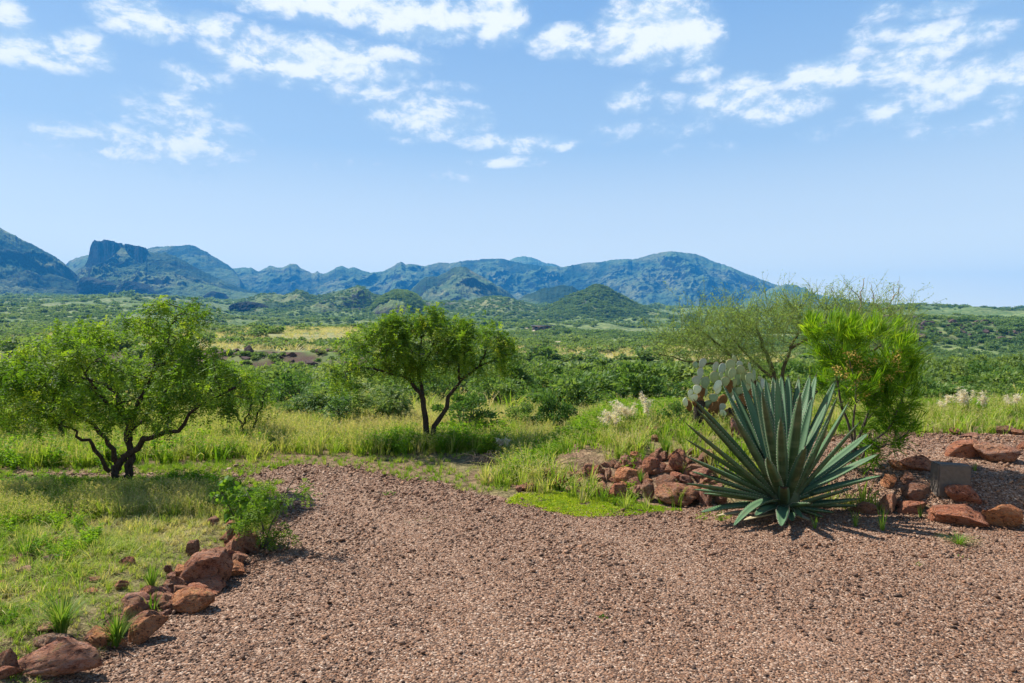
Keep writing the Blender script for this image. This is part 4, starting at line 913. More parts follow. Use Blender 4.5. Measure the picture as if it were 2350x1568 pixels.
# ------------------------------------------------------------------ prickly pear
def mat_pad():
    m, g = new_mat('cactus_pad'); v = objco(g); oi = g.n('ShaderNodeObjectInfo')
    vd = g.vor(v, 15, 'Distance', rnd=.25); n = g.noise(v, 6, 4, .6)
    c = g.mix(n, (.23, .275, .18), (.40, .43, .32)); c = g.mix(1.0, c, oi.outputs['Color'], 'MULTIPLY')
    c = g.mix(g.m('MULTIPLY', g.ss(vd, .24, .12), .8), c, (.13, .10, .06))
    sp = g.n('ShaderNodeSeparateXYZ', i={0: v}); rim = g.ss(g.n('ShaderNodeVectorMath', operation='LENGTH', i={0: g.n('ShaderNodeCombineXYZ', i={0: sp.outputs[0], 1: sp.outputs[2]}).outputs[0]}).outputs['Value'], .86, .99)
    c = g.mix(g.m('MULTIPLY', rim, .9), c, (.30, .17, .06))
    finish(g, c, .6, g.bump(g.ss(vd, .3, .1), .6, .02), .3); return m
M['pad'] = mat_pad()
def prickly():
    b = G(1604, 986); Y = float(b[1]); t = empty('prickly_pear_cactus', b); tag(t, 'old prickly pear cactus with grey-green pads and brown woody trunk', 'cactus'); inv = Matrix.Translation(-Vector(b)); r = random.Random(5)
    def S(zx, zy): return 1540.2 + zx * .1541, 785.2 + zy * .1541
    k = .1541 * Y / F * 1.13
    v, f = ICO[3]; v = v.copy(); v[:, 0] *= (.82 + .18 * v[:, 2]); v[:, 1] *= .16; v[:, 1] *= (1.15 - .25 * np.abs(v[:, 2]))
    pm = mesh('pad', v, [f], M['pad'], None, True)
    v2, f2 = ICO[3]; v2 = v2 * (1 + .12 * fbm(v2[:, 0] * 3 + v2[:, 2], v2[:, 1] * 3 - v2[:, 2] * 2, 3, 5))[:, None]; v2[:, 1] *= .5
    wm_mat = mat_simple('woody_pad', (.26, .13, .045), .95, 9, .7, .9, .05); sm = mesh('woody_pad', v2, [f2], wm_mat, None, True)
    def put(me, nm, cx, cy, w, h, ang, dy, yaw, col):
        px, py = S(cx, cy); c = P3(px, py, Y + dy)
        o = obj(nm, me, t, c); o.rotation_mode = 'XYZ'
        Rm = Matrix.Rotation(math.radians(ang), 4, 'Y') @ Matrix.Rotation(yaw, 4, 'Z') @ Matrix.Rotation(r.uniform(-.25, .25), 4, 'X')
        cy_ = max(.35, abs(math.cos(yaw)))
        o.matrix_world = Matrix.Translation(Vector(c)) @ Rm @ Matrix.Diagonal((w * k / 2 / cy_, w * k / 2 / cy_, h * k / 2, 1)); o.matrix_parent_inverse = inv
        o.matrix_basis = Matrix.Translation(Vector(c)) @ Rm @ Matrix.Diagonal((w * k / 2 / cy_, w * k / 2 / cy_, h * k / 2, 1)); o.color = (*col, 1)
    gry = (1.1, 1.15, 1.35); sunlit = (2.0, 1.95, 2.0); grn = (.98, 1.05, .74); drk = (.75, .9, .72)  # the near-white tint paints sunlight onto chosen pads
    P = [(465,315,120,150,25,0,.3,gry),(360,340,95,100,-30,.05,.5,drk),(435,465,105,165,0,0,.2,gry),(375,575,125,140,-15,-.05,-.3,gry),(505,605,150,175,5,.02,.1,drk),(385,705,125,125,15,-.08,-.3,sunlit),(515,750,85,115,15,.05,.6,drk),(285,765,85,115,15,-.1,.3,sunlit),(335,830,135,105,-20,-.1,-.2,sunlit),(210,895,150,70,80,-.12,.2,sunlit),
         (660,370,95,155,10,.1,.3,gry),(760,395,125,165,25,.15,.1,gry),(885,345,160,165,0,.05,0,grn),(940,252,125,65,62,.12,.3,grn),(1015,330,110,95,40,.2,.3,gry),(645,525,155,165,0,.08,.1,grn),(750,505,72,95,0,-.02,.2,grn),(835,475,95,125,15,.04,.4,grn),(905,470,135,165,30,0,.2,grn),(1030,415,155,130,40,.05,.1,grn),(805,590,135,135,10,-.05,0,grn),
         (1170,385,68,155,0,.1,.7,grn),(1120,490,70,135,0,.12,.6,grn),(1170,545,145,175,0,.05,0,grn),(1235,490,75,165,-10,.1,.6,drk),(1320,545,65,75,0,.1,.2,grn),(1360,620,80,155,12,.08,.5,gry),(1445,680,80,135,-5,.12,.4,grn),(1330,660,80,130,0,.1,.5,grn),(990,540,120,205,5,.15,.2,drk),(1070,540,110,185,5,.12,.2,grn),(690,645,95,165,35,-.12,-.5,sunlit),(695,705,115,135,20,-.1,.3,sunlit),(1010,740,125,135,10,.08,.1,drk),(920,740,125,135,20,.12,.2,drk),(1150,700,95,155,0,.05,.3,grn),
         (630,830,155,115,0,.02,.1,drk),(560,930,165,125,20,.05,.1,drk),(760,970,115,115,30,.02,.3,gry),(770,1060,125,85,50,-.08,.2,sunlit),(930,620,110,140,10,.1,.3,grn),(1090,620,100,150,0,.12,.2,drk),(930,840,60,120,10,0,.4,sunlit)]
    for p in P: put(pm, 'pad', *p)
    for p in [(450,745,105,190,12,.03,0),(400,890,170,170,10,.0,.2),(265,950,160,85,78,-.08,.2),(655,970,140,230,52,.03,.1),(760,870,130,170,30,.05,.2),(835,1120,190,240,35,.03,0),(1065,905,155,250,5,.06,0),(1140,1030,140,230,0,.08,0),(1170,770,95,200,0,.06,.1),(860,690,110,140,10,.06,0),(870,620,90,110,0,.05,0),(700,1070,120,170,60,.04,0),(980,1010,140,190,-20,.08,0)]:
        put(sm, 'woody_pad', *p, (1, 1, 1))
    w = Wood(9); px, py = S(415, 985); w.limb([P3(px, 1000, Y), P3(px - 2, 970, Y), P3(px, 945, Y), P3(px + 2, 925, Y)], .068, .075, n=10, sides=14, wob=.008)
    px2, _ = S(850, 1000); w.limb([P3(px2, 1000, Y + .05), P3(px2 + 4, 965, Y + .05), P3(px2 + 10, 940, Y + .05)], .07, .06, n=8, sides=10, wob=.01)
    px3, _ = S(1110, 1000); w.limb([P3(px3 - 5, 1000, Y + .08), P3(px3, 965, Y + .08), P3(px3, 930, Y + .08)], .07, .06, n=8, sides=10, wob=.01)
    for it in w.main:
        o = obj('trunk', mesh('trunk', *[(a if q == 0 else [a]) for q, a in enumerate(tubes([it]))], M['bark'], None, True), t); o.matrix_parent_inverse = inv
prickly()

# ------------------------------------------------------------------ concrete block
def block():
    g = G(2192, 1138); Y = float(g[1]); k = Y / F; w, h, d = 70 * k, 76 * k, .17
    import bmesh
    bm = bmesh.new(); bmesh.ops.create_cube(bm, size=1)
    for v in bm.verts: v.co = Vector((v.co.x * w, v.co.y * d, v.co.z * h))
    bmesh.ops.bevel(bm, geom=bm.edges[:], offset=.012, segments=2, affect='EDGES')
    bmesh.ops.subdivide_edges(bm, edges=[e for e in bm.edges if e.calc_length() > .15], cuts=7, use_grid_fill=True)
    r = random.Random(2)
    for v in bm.verts: v.co += Vector((r.gauss(0, .0012), r.gauss(0, .0012), r.gauss(0, .0012)))
    me = bpy.data.meshes.new('concrete_block'); bm.to_mesh(me); bm.free()
    me.materials.append(mat_simple('concrete', (.125, .103, .085), .92, 38, .28, .6, .006))
    tag(obj('concrete_block', me, None, (g[0] + .01, Y + d / 2, g[2] + h / 2 - .025), (0, math.radians(2.5), math.radians(-9))), 'grey concrete block standing among red rocks', 'block')
block()
# ------------------------------------------------------------------ rocks
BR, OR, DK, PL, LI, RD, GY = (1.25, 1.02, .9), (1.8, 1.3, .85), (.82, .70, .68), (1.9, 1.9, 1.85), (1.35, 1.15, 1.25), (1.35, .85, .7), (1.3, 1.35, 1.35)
def Z1(x, y, w, h): return x * .2489, 1177.8 + y * .2489, w * .2489, h * .2489
def Z2(x, y, w, h): return 332.2 + x * .2696, 1026.8 + y * .2696, w * .2696, h * .2696
def Z7(x, y, w, h): return 1147.6 + x * .2313, 906 + y * .2313, w * .2313, h * .2313
def Z8(x, y, w, h): return 1570 + x * .3318, 1087 + y * .3318, w * .3318, h * .3318
def Z4(x, y, w, h): return 1932.8 + x * .4237, 664.4 + y * .4237, w * .4237, h * .4237
# left border of the driveway
rock(*Z1(560,1560,880,330), 'long reddish slab with yellow lichen at the near corner of the left border', LI, 1.0, 2, tilt=(0, -.30), deep=.36, rz=.15)
rock(*Z1(90,1480,190,200), 'dark brown rock at the left edge beside the long lichen slab', DK)
rock(*Z1(310,1485,250,185), 'dark angular rock behind the long lichen slab', DK, kind=4)
rock(*Z1(60,1568,260,110), 'low red rock in the bottom left corner', RD)
rock(*Z1(450,1315,390,170), 'grey-white rock with dark cracks behind the long lichen slab', GY, kind=1)
rock(*Z1(900,1240,290,120), 'rust-edged rock at the upper end of the long lichen slab', LI)
rock(*Z1(1310,1240,430,210), 'flat orange rock at the gravel edge', OR, 0, 3, tilt=(0, -.25), deep=.5, rz=.2)
rock(*Z1(1130,1262,115,80), 'small orange rock below the grass clump at the gravel edge', OR)
rock(*Z1(1330,1110,350,165), 'brown wedge rock above the flat orange rock', BR, 0, 5)
rock(*Z1(1330,965,200,85), 'small brown rock beside broad grass blades on the left border', BR)
rock(*Z2(410,1435,370,195), 'smooth orange boulder with yellow lichen on the left border', OR, 1.0, 9, deep=.6)
rock(*Z2(190,1425,150,135), 'brown chipped rock left of the lichened orange boulder', BR)
rock(*Z2(170,1460,150,50), 'low flat rock at the foot of the lichened orange boulder', LI)
rock(*Z2(520,1270,350,145), 'reddish lumpy rock in front of the largest border boulder', RD, 0, 0)
rock(*Z2(490,1235,470,290), 'largest brown boulder of the left border', (1.1, .82, .75), 0, 6, deep=.75)
rock(*Z2(745,1125,195,160), 'orange rock at the right side of the largest border boulder', OR)
rock(*Z2(805,1065,95,85), 'small brick-red rock at the gravel edge', RD)
rock(*Z2(790,1015,195,115), 'brown rock at the far end of the near border', BR)
rock(*Z2(395,940,135,125), 'dark pointed rock behind the largest border boulder', DK)
rock(*Z2(515,945,90,75), 'small brown rock beside the dark pointed rock', BR)
rock(*Z2(200,1268,195,115), 'dark brown rock left of the largest border boulder', DK)
rock(*Z2(40,1285,130,85), 'reddish rock half hidden in grass behind the left border', RD)
rock(*Z2(215,1155,105,75), 'pinkish rock tucked behind the largest border boulder', LI)
rock(*Z2(190,1095,90,105), 'dark rock in the grass behind the largest border boulder', DK)
rock(*Z2(870,918,190,190), 'dark boulder under the mesquite seedling', DK, kind=2)
rock(*Z2(720,830,150,120), 'brown boulder under the leafy seedling', BR)
rock(*Z2(590,685,130,90), 'dark rock at the back of the leafy seedling', DK)
rock(*Z2(740,702,140,65), 'red rock at the back of the leafy seedling', RD)
rock(*Z2(925,1003,62,42), 'fist-sized dark stone alone at the gravel edge', DK)
for q in [(490,292,125,60,'flat brown stone in the grass above the pale sheet', BR), (240,485,190,95,'lilac flat stone left of the pale sheet', LI), (200,595,170,80,'grey-brown stone in the left lawn', GY), (20,690,90,70,'red stone at the left edge of the lawn', RD), (430,1125,190,90,'pale cream rock behind the grass clump', PL), (1120,722,165,85,'rust-red stone in the lawn behind the border', RD), (1360,778,185,85,'pinkish rock below a grass tuft on the left border', LI), (1290,893,290,115,'broad lilac rock in the left border', LI), (1550,762,195,105,'brown rock beside a grass tuft on the left border', BR), (880,645,125,45,'flat brown stone sunk in the lawn', BR), (1200,515,160,90,'reddish stone sunk in the back of the lawn', RD), (800,770,180,45,'flat orange stone sunk in the lawn', OR)]:
    rock(*Z1(*q[:4]), q[4], q[5])
o = rock(*Z1(470,478,210,95), 'flat bluish-white stone lying in the left lawn', (2.6, 3.0, 3.3), 0, 1, deep=.6, name='pale_stone', rz=.3)
# filler rocks along the left border
rr = random.Random(41); bx_ = [(30,1545),(120,1520),(230,1490),(300,1440),(380,1400),(430,1360),(470,1330),(520,1300),(560,1275),(590,1262)]
NM = {BR: 'brown', RD: 'brick-red', DK: 'dark brown', LI: 'lilac-grey', OR: 'orange', GY: 'grey'}
for q in range(52):
    u = rr.uniform(0, len(bx_) - 1.01); k_ = int(u); u -= k_; a = bx_[k_][0] + (bx_[k_ + 1][0] - bx_[k_][0]) * u; b = bx_[k_][1] + (bx_[k_ + 1][1] - bx_[k_][1]) * u
    a -= abs(rr.gauss(0, 20)) - 6; b -= rr.uniform(-8, 10); s = rr.uniform(24, 62); c_ = rr.choice([BR, RD, DK, LI, OR])
    rock(a, b, s, s * rr.uniform(.5, .75), 'small %s rock wedged into the left driveway border' % NM[c_], c_, .4, group='small rocks wedged into the left border', sink=.25)
# rock heap left of the agave
GH = 'rocks heaped left of the agave'
for q in [(530,862,250,115,'long brown rock at the left end of the rock heap',BR),(1080,872,95,165,'tall grey-white rock in the rock heap',GY),(1260,912,245,170,'rounded orange rock in the middle of the rock heap',OR),(1020,1035,225,150,'tan rock with green weeds at the foot of the rock heap',(1.5,1.3,1.1)),(1480,1080,175,240,'tall dark purple rock at the foot of the rock heap',DK),(1760,1115,425,205,'largest flat brown boulder at the foot of the rock heap',(1.2,.95,.8)),(1750,795,205,195,'big knobbly red rock at the top of the rock heap',RD),(1500,815,175,180,'rounded upright red rock at the top of the rock heap',RD),(2040,1110,235,195,'pinkish rock in front of the agave tips',LI),(1660,950,235,145,'dark brown rock above the largest flat boulder',DK),(1610,785,85,95,'small lilac rock at the top of the rock heap',LI),(1910,795,195,125,'spotted grey-red rock beside the agave tips',(1.2,1.15,1.1))]:
    rock(*Z7(*q[:4]), q[4], q[5], 0, 9 if 'rounded' in q[4] or 'flat' in q[4] else None, deep=.7)
for q in [(640,852,75,85),(710,852,115,85),(490,922,115,85),(570,952,175,115),(740,882,115,65),(800,832,95,75),(900,822,85,85),(690,1002,135,105),(250,962,135,85),(320,962,95,85),(195,975,85,70)]:
    rock(*Z7(*q), 'small reddish-brown rock at the left end of the rock heap', (BR, RD, LI)[NROCK[0] % 3], group='small rocks at the left end of the heap')
for q in [(1200,1048,225,145),(1345,952,155,125),(1355,1038,125,145),(1380,750,135,105),(1250,735,135,85),(1130,730,105,85),(1050,725,95,65),(1690,802,135,115),(1780,872,165,105),(2040,702,235,115),(2000,852,275,115),(2040,932,205,115),(2050,792,135,85),(2190,1112,145,105),(2160,962,185,85),(1905,612,125,95),(1400,860,110,80),(1560,820,120,90),(1850,900,150,80),(1150,900,140,90)]:
    c_ = (BR, RD, DK, LI)[NROCK[0] % 4]; rock(*Z7(*q), '%s rock packed in the rock heap left of the agave' % NM[c_], c_, group=GH)
for q in [(1580,402,125,95),(1480,412,125,85),(1700,417,95,75),(1860,427,75,105),(1220,472,145,55),(1540,472,135,65)]:
    rock(*Z7(*q), 'brown rock in the weeds above the rock heap', (BR, DK)[NROCK[0] % 2], group='rocks in the weeds above the heap')
hp = [(1290,1120),(1330,1085),(1400,1060),(1480,1050),(1580,1060),(1640,1090),(1640,1160),(1500,1160),(1420,1145)]; rr = random.Random(77); done = 0
while done < 62:
    a, b = rr.uniform(1230, 1650), rr.uniform(1045, 1165)
    if float(sdf(hp, np.array([a]), np.array([b]))[0]) < 0: continue
    s = rr.uniform(20, 42); c_ = rr.choice([BR, RD, DK, LI, OR]); rock(a, b, s, s * rr.uniform(.55, .8), '%s rock packed in the rock heap left of the agave' % NM[c_], c_, group=GH, sink=.3); done += 1
rock(1687, 1012, 34, 48, 'purple-brown boulder standing between the prickly pear and the agave', (.95, .8, .85))
# right of the agave
rock(*Z8(1880,378,360,175), 'broad dark red boulder in front of the concrete block', RD, 0, 0, deep=.55)
o = rock(*Z8(1890,262,250,175), 'dark red peaked boulder resting before the concrete block', (1.2, .7, .6), 0, 4, deep=.6)
o.location.z += .03; 
rock(*Z8(2230,398,320,170), 'orange pitted boulder at the right edge of the gravel', OR, 0, 8, deep=.55)
rock(*Z8(1580,302,215,105), 'pinkish rock left of the broad dark red boulder', RD)
rock(*Z8(1410,287,165,135), 'brown rock right of the agave shadow', BR)
rock(*Z8(1610,217,285,135), 'dark shaded boulder left of the concrete block', DK, deep=.6)  # tinted darker to paint in the shade it sits in
rock(*Z8(1430,112,125,125), 'orange-brown rock under the willow-leaved bush', OR)
rock(*Z8(1250,292,155,115), 'dark rock in the shade of the agave', DK)  # the agave's shade is put into its dark tint
rock(*Z8(1560,105,135,95), 'dark grey rock behind the shaded boulder', DK)
rock(*Z4(820,946,235,125), 'big grey-pink boulder behind the concrete block', (1.35, 1.2, 1.2), 0, 7, deep=.6)
rock(*Z4(650,930,230,95), 'red flat boulder behind the concrete block', RD)
rock(*Z4(410,1000,195,85), 'red boulder left of the concrete block', RD)
rock(*Z4(300,988,115,65), 'small orange rock under the right side of the willow-leaved bush', OR)
rock(*Z4(615,795,85,42), 'pale brown rock at the far edge of the upper gravel', (1.5, 1.2, 1.0))
rock(*Z4(870,792,115,42), 'dark flat rock at the far right edge of the upper gravel', DK)
rock(*Z4(945,800,85,48), 'brown rock in the grass at the far right edge', BR)
rock(*Z4(985,880,60,60), 'red-brown rock cut by the right edge of the picture', RD)
rock(*Z4(690,810,120,30), 'low pinkish rock among grass on the upper gravel', LI)
# loose stones on the gravel
for q in [(1207,1192,13,9,'dark round stone lying on the gravel before the green patch',DK,9),(1680,1451,18,10,'pale flat stone on the gravel below the agave',(2.2,1.9,1.8),10),(1376,1419,20,10,'cream stone beside the tiny plant on the gravel',(2.4,2.1,1.9),11),(1176,1218,9,6,'small dark stone on the gravel below the round one',DK,12),(1270,1194,10,6,'small grey stone on the gravel at the green patch edge',GY,10),(2120,1285,16,9,'small dark stone on the gravel right of the agave shadow',DK,11),(660,1334,14,6,'pale flat pebble on the gravel beside the left border',(2.4,2.1,2.0),12)]:
    rock(*q[:4], q[4], q[5], 0, q[6], name='stone')

# ------------------------------------------------------------------ gravel stones
def gravel():
    pts = []; 
    for y0, y1, sp in ((2.3, 3.6, .0098), (3.6, 4.8, .0120), (4.8, 6.4, .0155), (6.4, 8.6, .0225)):
        n = int((.80 * (y1 ** 2 - y0 ** 2) + 1.6 * (y1 - y0)) / sp ** 2)
        u = rng.uniform(0, 1, n); y = np.sqrt(y0 ** 2 + u * (y1 ** 2 - y0 ** 2)); x = rng.uniform(-1, 1, n) * (.80 * y + .8)
        s = sp * rng.lognormal(-.46, .46, n) * np.where(rng.random(n) < .004, 1.6, 1.0); pts.append(np.stack([x, y, s], -1))
    p = np.concatenate(pts); d = gravel_d(p[:, 0], p[:, 1]); p = p[(d > 0) | ((d > -.2) & (rng.random(len(p)) < .45 + 2 * d))]
    # two worn wheel tracks: finer, dustier, flattened
    cl = smooth_path([(.9, 1.5, 0), (.7, 3, 0), (.35, 4.6, 0), (-.3, 6.0, 0), (-1.3, 7.2, 0), (-2.7, 7.95, 0), (-6, 7.75, 0)], 60)[:, :2]; dc = np.min(np.hypot(p[:, None, 0] - cl[None, ::2, 0], p[:, None, 1] - cl[None, ::2, 1]), axis=1) if len(p) < 10 else np.concatenate([np.min(np.hypot(q[:, None, 0] - cl[None, :, 0], q[:, None, 1] - cl[None, :, 1]), axis=1) for q in np.array_split(p, 40)])
    trk = np.exp(-((dc - .72) / .20) ** 2) * (.65 + .6 * fbm(p[:, 0] * 1.3, p[:, 1] * 1.3, 3, 93)); k = rng.random(len(p)) > .42 * trk; p, trk = p[k], trk[k]; p[:, 2] *= 1 - .28 * np.clip(trk, 0, 1)
    # thinner where the fine dust shows through
    dn = fbm(p[:, 0] * .9, p[:, 1] * .9, 4, 91); k = (dn < .30) | (rng.random(len(p)) < .5); p, trk = p[k], trk[k]
    z = H(p[:, 0], p[:, 1]) + .010 + p[:, 2] * rng.uniform(-.05, .45, len(p))
    n = len(p)
    t = np.clip(.10 * trk + rng.beta(1.6, 2.0, n) - .07 + .15 * sstep(4.2, 7, p[:, 1]) + .16 * fbm(p[:, 0] * 1.5, p[:, 1] * 1.5, 3, 55), 0, 1)
    src = []
    for k in range(8):
        r = np.random.default_rng(k); v, f = ICO[1]; v = v * r.uniform(.72, 1.15, (len(v), 1)) * np.array([1, r.uniform(.6, .85), r.uniform(.26, .42)]); src.append(mesh('pebble', v, [f], M['pebble'], None, k % 2 == 0))
    scatter('gravel', 'loose multicoloured gravel covering the driveway', np.stack([p[:, 0], p[:, 1], z], -1), rotz(n, .35), scl3(p[:, 2] * .70), rng.integers(0, 8, n), t, src)
gravel()
# ------------------------------------------------------------------ shrubs on the slopes
def shrubs():
    V = [shrub_mesh(300 + k, 3600, .066, flat=(.72, .8, .66, .9, .75)[k % 5], lumps=17 + k % 4, stems=6, stem_h=.08) for k in range(6)]
    V += [shrub_mesh(330 + k, 1700, .06, flat=.8, lumps=18, stems=9, stem_h=.15) for k in range(3)]
    used = []
    def put(x, y, w, hf, vi, label, group=None, cat='shrub', name='desert_shrub', parts=True):
        e = empty(name, (x, y, float(H(x, y)) - .03 * w), random.uniform(0, 6.28)); tag(e, label, cat, group)
        cm, sm = V[vi]; obj('crown', cm, e, scale=(w, w, w * hf))
        if parts: obj('stem', sm, e, scale=(w, w, w * hf))
        used.append((x, y, w))
    def hand(px, pb, w, h, vi, label):
        g = G(px, pb); k = g[1] / F; put(g[0], g[1], w * k * 1.05, h / w * 1.25, vi, label)
    hand(1068, 1003, 165, 120, 6, 'big pale grey-green shrub right of the centre tree trunk')
    hand(1277, 998, 95, 108, 1, 'dark green upright shrub standing between the centre tree and the white plumes')
    hand(1200, 995, 90, 80, 7, 'thin olive shrub right of the big grey-green shrub')
    hand(655, 968, 80, 62, 2, 'low green shrub at the left back of the centre meadow')
    hand(835, 962, 60, 45, 0, 'round green shrub behind the vase-shaped shrub')
    hand(1560, 985, 80, 70, 7, 'twiggy grey shrub left of the prickly pear trunk')
    hand(2190, 935, 130, 70, 0, 'green shrub behind the white plumes right of the willow-leaved bush')
    hand(2310, 920, 100, 75, 3, 'bright green shrub near the right edge above the upper gravel')
    hand(30, 1010, 120, 70, 3, 'yellow-green bush at the left edge under the large mesquite')
    zones = [(-300, 620, 'left', 'green shrub on the slope seen past the large mesquite tree', 'shrubs on the slope behind the large mesquite'),
             (620, 1180, 'mid', 'green shrub on the slope behind the centre mesquite tree', 'shrubs on the slope behind the centre tree'),
             (1180, 1560, 'gap', 'green shrub on the slope between the centre tree and the prickly pear', 'shrubs between the centre tree and the prickly pear'),
             (1560, 2700, 'right', 'green shrub on the slope behind the palo verde and the willow-leaved bush', 'shrubs behind the palo verde')]
    cnt = {z[2]: 0 for z in zones}; tries = 0; total = 0
    while total < 285 and tries < 9000:
        tries += 1
        y = math.exp(random.uniform(math.log(14.5), math.log(82))); x = random.uniform(-.85, .85) * y; px = CX + F * x / y
        if y < 17 and 600 < px < 1180: continue
        if y < 15.5 and px > 1500: continue
        md = 1.1 + .018 * y
        w = random.uniform(1.1, 2.0) * (1 - .0055 * y)
        if y < 30: w = random.uniform(1.2, 2.3); md *= .8
        if any((x - a) ** 2 + (y - b) ** 2 < (md * .5 + c * .28) ** 2 for a, b, c in used): continue
        z = next((q for q in zones if q[0] <= px < q[1]), None)
        if not z: continue
        if cnt[z[2]] > 80: continue
        cnt[z[2]] += 1; total += 1
        far = y > 42
        put(x, y, w, random.uniform(.75, 1.05), (vi := random.randrange(6, 9) if random.random() < .3 else random.randrange(6)), (('distant ' if far else 'nearer ') + ('open twiggy ' if vi > 5 else 'dense ') + z[3]), z[4] + (' farther off' if far else ''), parts=y < 45)
shrubs()

def slope_brush():
    # the shrubs beyond the nearest few hundred merge into one thicket
    src = [shrub_mesh(360 + k, 1500, .085, flat=(.72, .8, .62)[k % 3], lumps=15, stems=3, stem_h=.06, matl='scrub')[0] for k in range(6)]
    n = 2700; y = np.exp(rng.uniform(math.log(24), math.log(120), n)); x = rng.uniform(-.84, .84, n) * y; px = CX + F * x / y
    c = fbm(x / 9, y / 9, 3, 251); dry = sstep(92, 98, y) * np.where(px < 1150, 1, 0) + sstep(104, 115, y) * np.where((px >= 1150) & (px < 1850), 1, 0)
    k = (c > -.24 + .6 * dry) & (rng.random(n) < np.where(y < 36, .35, 1)); x, y, c = x[k], y[k], c[k]; n = len(x)
    scatter('slope_brush', 'dense green brush filling the slope and the dry wash below', np.stack([x, y, H(x, y) - .05], -1), rotz(n), scl3(rng.uniform(1.0, 2.9, n) * (1 - .48 * sstep(50, 78, y)), .85), rng.integers(0, 6, n), np.clip(.58 - .2 * c + rng.normal(scale=.24, size=n) - .22 * sstep(55, 70, y) * (1 - sstep(92, 98, y)), 0, 1), src)
slope_brush()

def far_scrub():
    src = []
    for k in range(6):
        r = np.random.default_rng(400 + k); n = 190; c = r.normal(scale=(.20, .20, .10), size=(7, 3)) + np.array([0, 0, .33]); p = c[r.integers(0, 7, n)] + unit(r.normal(size=(n, 3))) * r.uniform(.10, .22, n)[:, None]; p[:, 2] = np.maximum(p[:, 2], .02)
        v, q, t = blades(p, r.normal(size=(n, 3)) + np.array([0, 0, .3]), r.uniform(.10, .24, n), r.uniform(.08, .17, n), r, .1); src.append(mesh('scrub', v, [q], M['scrub'], {'tint': t}))
    P = []; 
    def add(x, y, z, s, t): P.append(np.stack([x, y, z, s, t], -1))
    def band(y0, y1, n, s0, s1, thr):
        y = np.sqrt(rng.uniform(y0 ** 2, y1 ** 2, n)); x = rng.uniform(-.83, .83, n) * y; px = CX + F * x / y
        c = fbm(x / (y0 * .22), y / (y0 * .22), 4, 201) + .5 * fbm(x / 16, y / 16, 3, 207)
        dry = np.maximum(sstep(93, 100, y) * (1 - sstep(235, 260, y)) * sstep(1150, 950, px), sstep(105, 120, y) * (1 - sstep(165, 200, y)) * sstep(1130, 1250, px) * (1 - sstep(1750, 1900, px)))
        dry = np.maximum(dry, sstep(450, 520, y) * (1 - sstep(1000, 1300, y)) * np.maximum(sstep(560, 450, px), sstep(2030, 2150, px)) * .6)
        dark = sstep(290, 320, y) * (1 - sstep(385, 400, y)) * sstep(1980, 2080, px)
        k = (c > thr + dry * np.where(px < 1150, .10, .42) - dark * .9) & (rng.random(n) < np.where(dry > .5, np.where(px < 1150, .95, .55), 1))
        x, y, c, dark = x[k], y[k], c[k], dark[k]; m = len(x)
        add(x, y, H(x, y) - .1, rng.uniform(s0, s1, m) * rng.lognormal(0, .25, m), np.clip(.5 + .25 * fbm(x / 90, y / 90, 3, 211) - .15 * c - .3 * dark + rng.normal(scale=.15, size=m), 0, 1))
    band(60, 92, 1500, .8, 1.6, -.2); band(92, 300, 13000, 1.0, 2.9, -.12); band(300, 620, 15000, 2.0, 4.6, -.20); band(620, 1200, 18000, 3.2, 7.0, -.18); band(1200, 2400, 15000, 7, 12, -.12)
    for (X, Yv, Z) in HILLS:
        n = 6500; i = rng.uniform(0, X.shape[0] - 11.01, n); j = rng.uniform(0, X.shape[1] - 1.01, n); a, b = i.astype(int), j.astype(int)
        def s(A): return A[a, b] * (1 - (i - a)) * (1 - (j - b)) + A[a + 1, b] * (i - a) * (1 - (j - b)) + A[a, b + 1] * (1 - (i - a)) * (j - b) + A[a + 1, b + 1] * (i - a) * (j - b)
        x, y, z = s(X), s(Yv), s(Z); k = (z > H(x, y) - .5) & (fbm(x / 45, y / 45, 4, 231) > -.18); x, y, z = x[k], y[k], z[k]; m = len(x)
        add(x, y, z - .3, rng.uniform(3.5, 8.0, m), np.clip(rng.normal(.32, .17, m), 0, 1))
    p = np.concatenate(P); n = len(p)
    scatter('desert_scrub', 'low green desert scrub dotting the valley and far hillsides', p[:, :3], rotz(n), scl3(p[:, 3], .72), rng.integers(0, 6, n), p[:, 4], src)
far_scrub()

def ledge_rocks():
    n = 230; y = rng.uniform(84, 97, n); px = rng.uniform(-60, 1120, n); x = (px - CX) / F * y
    y2 = rng.uniform(318, 384, 260); x2 = (rng.uniform(2040, 2480, 260) - CX) / F * y2
    x = np.concatenate([x, x2]); y = np.concatenate([y, y2]); s = np.concatenate([rng.lognormal(-1.25, .5, n), rng.lognormal(.35, .45, 260)]); k = fbm(x / 7, y / 7, 3, 261) > -.1; x, y, s = x[k], y[k], s[k]; n = len(x)
    m = mat_simple('ledge_stone', (.095, .062, .052), .95, 2.2, .6, .8, .1); src = []
    for q in ROCKS[:5]:
        c = q.copy(); c.materials.clear(); c.materials.append(m); src.append(c)
    scatter('ledge_rocks', 'dark broken rocks along the ledge and the right hillside', np.stack([x, y, H(x, y) + .15 * s], -1), rotz(n, .3), scl3(s, .75), rng.integers(0, 5, n), np.zeros(n), src)
ledge_rocks()

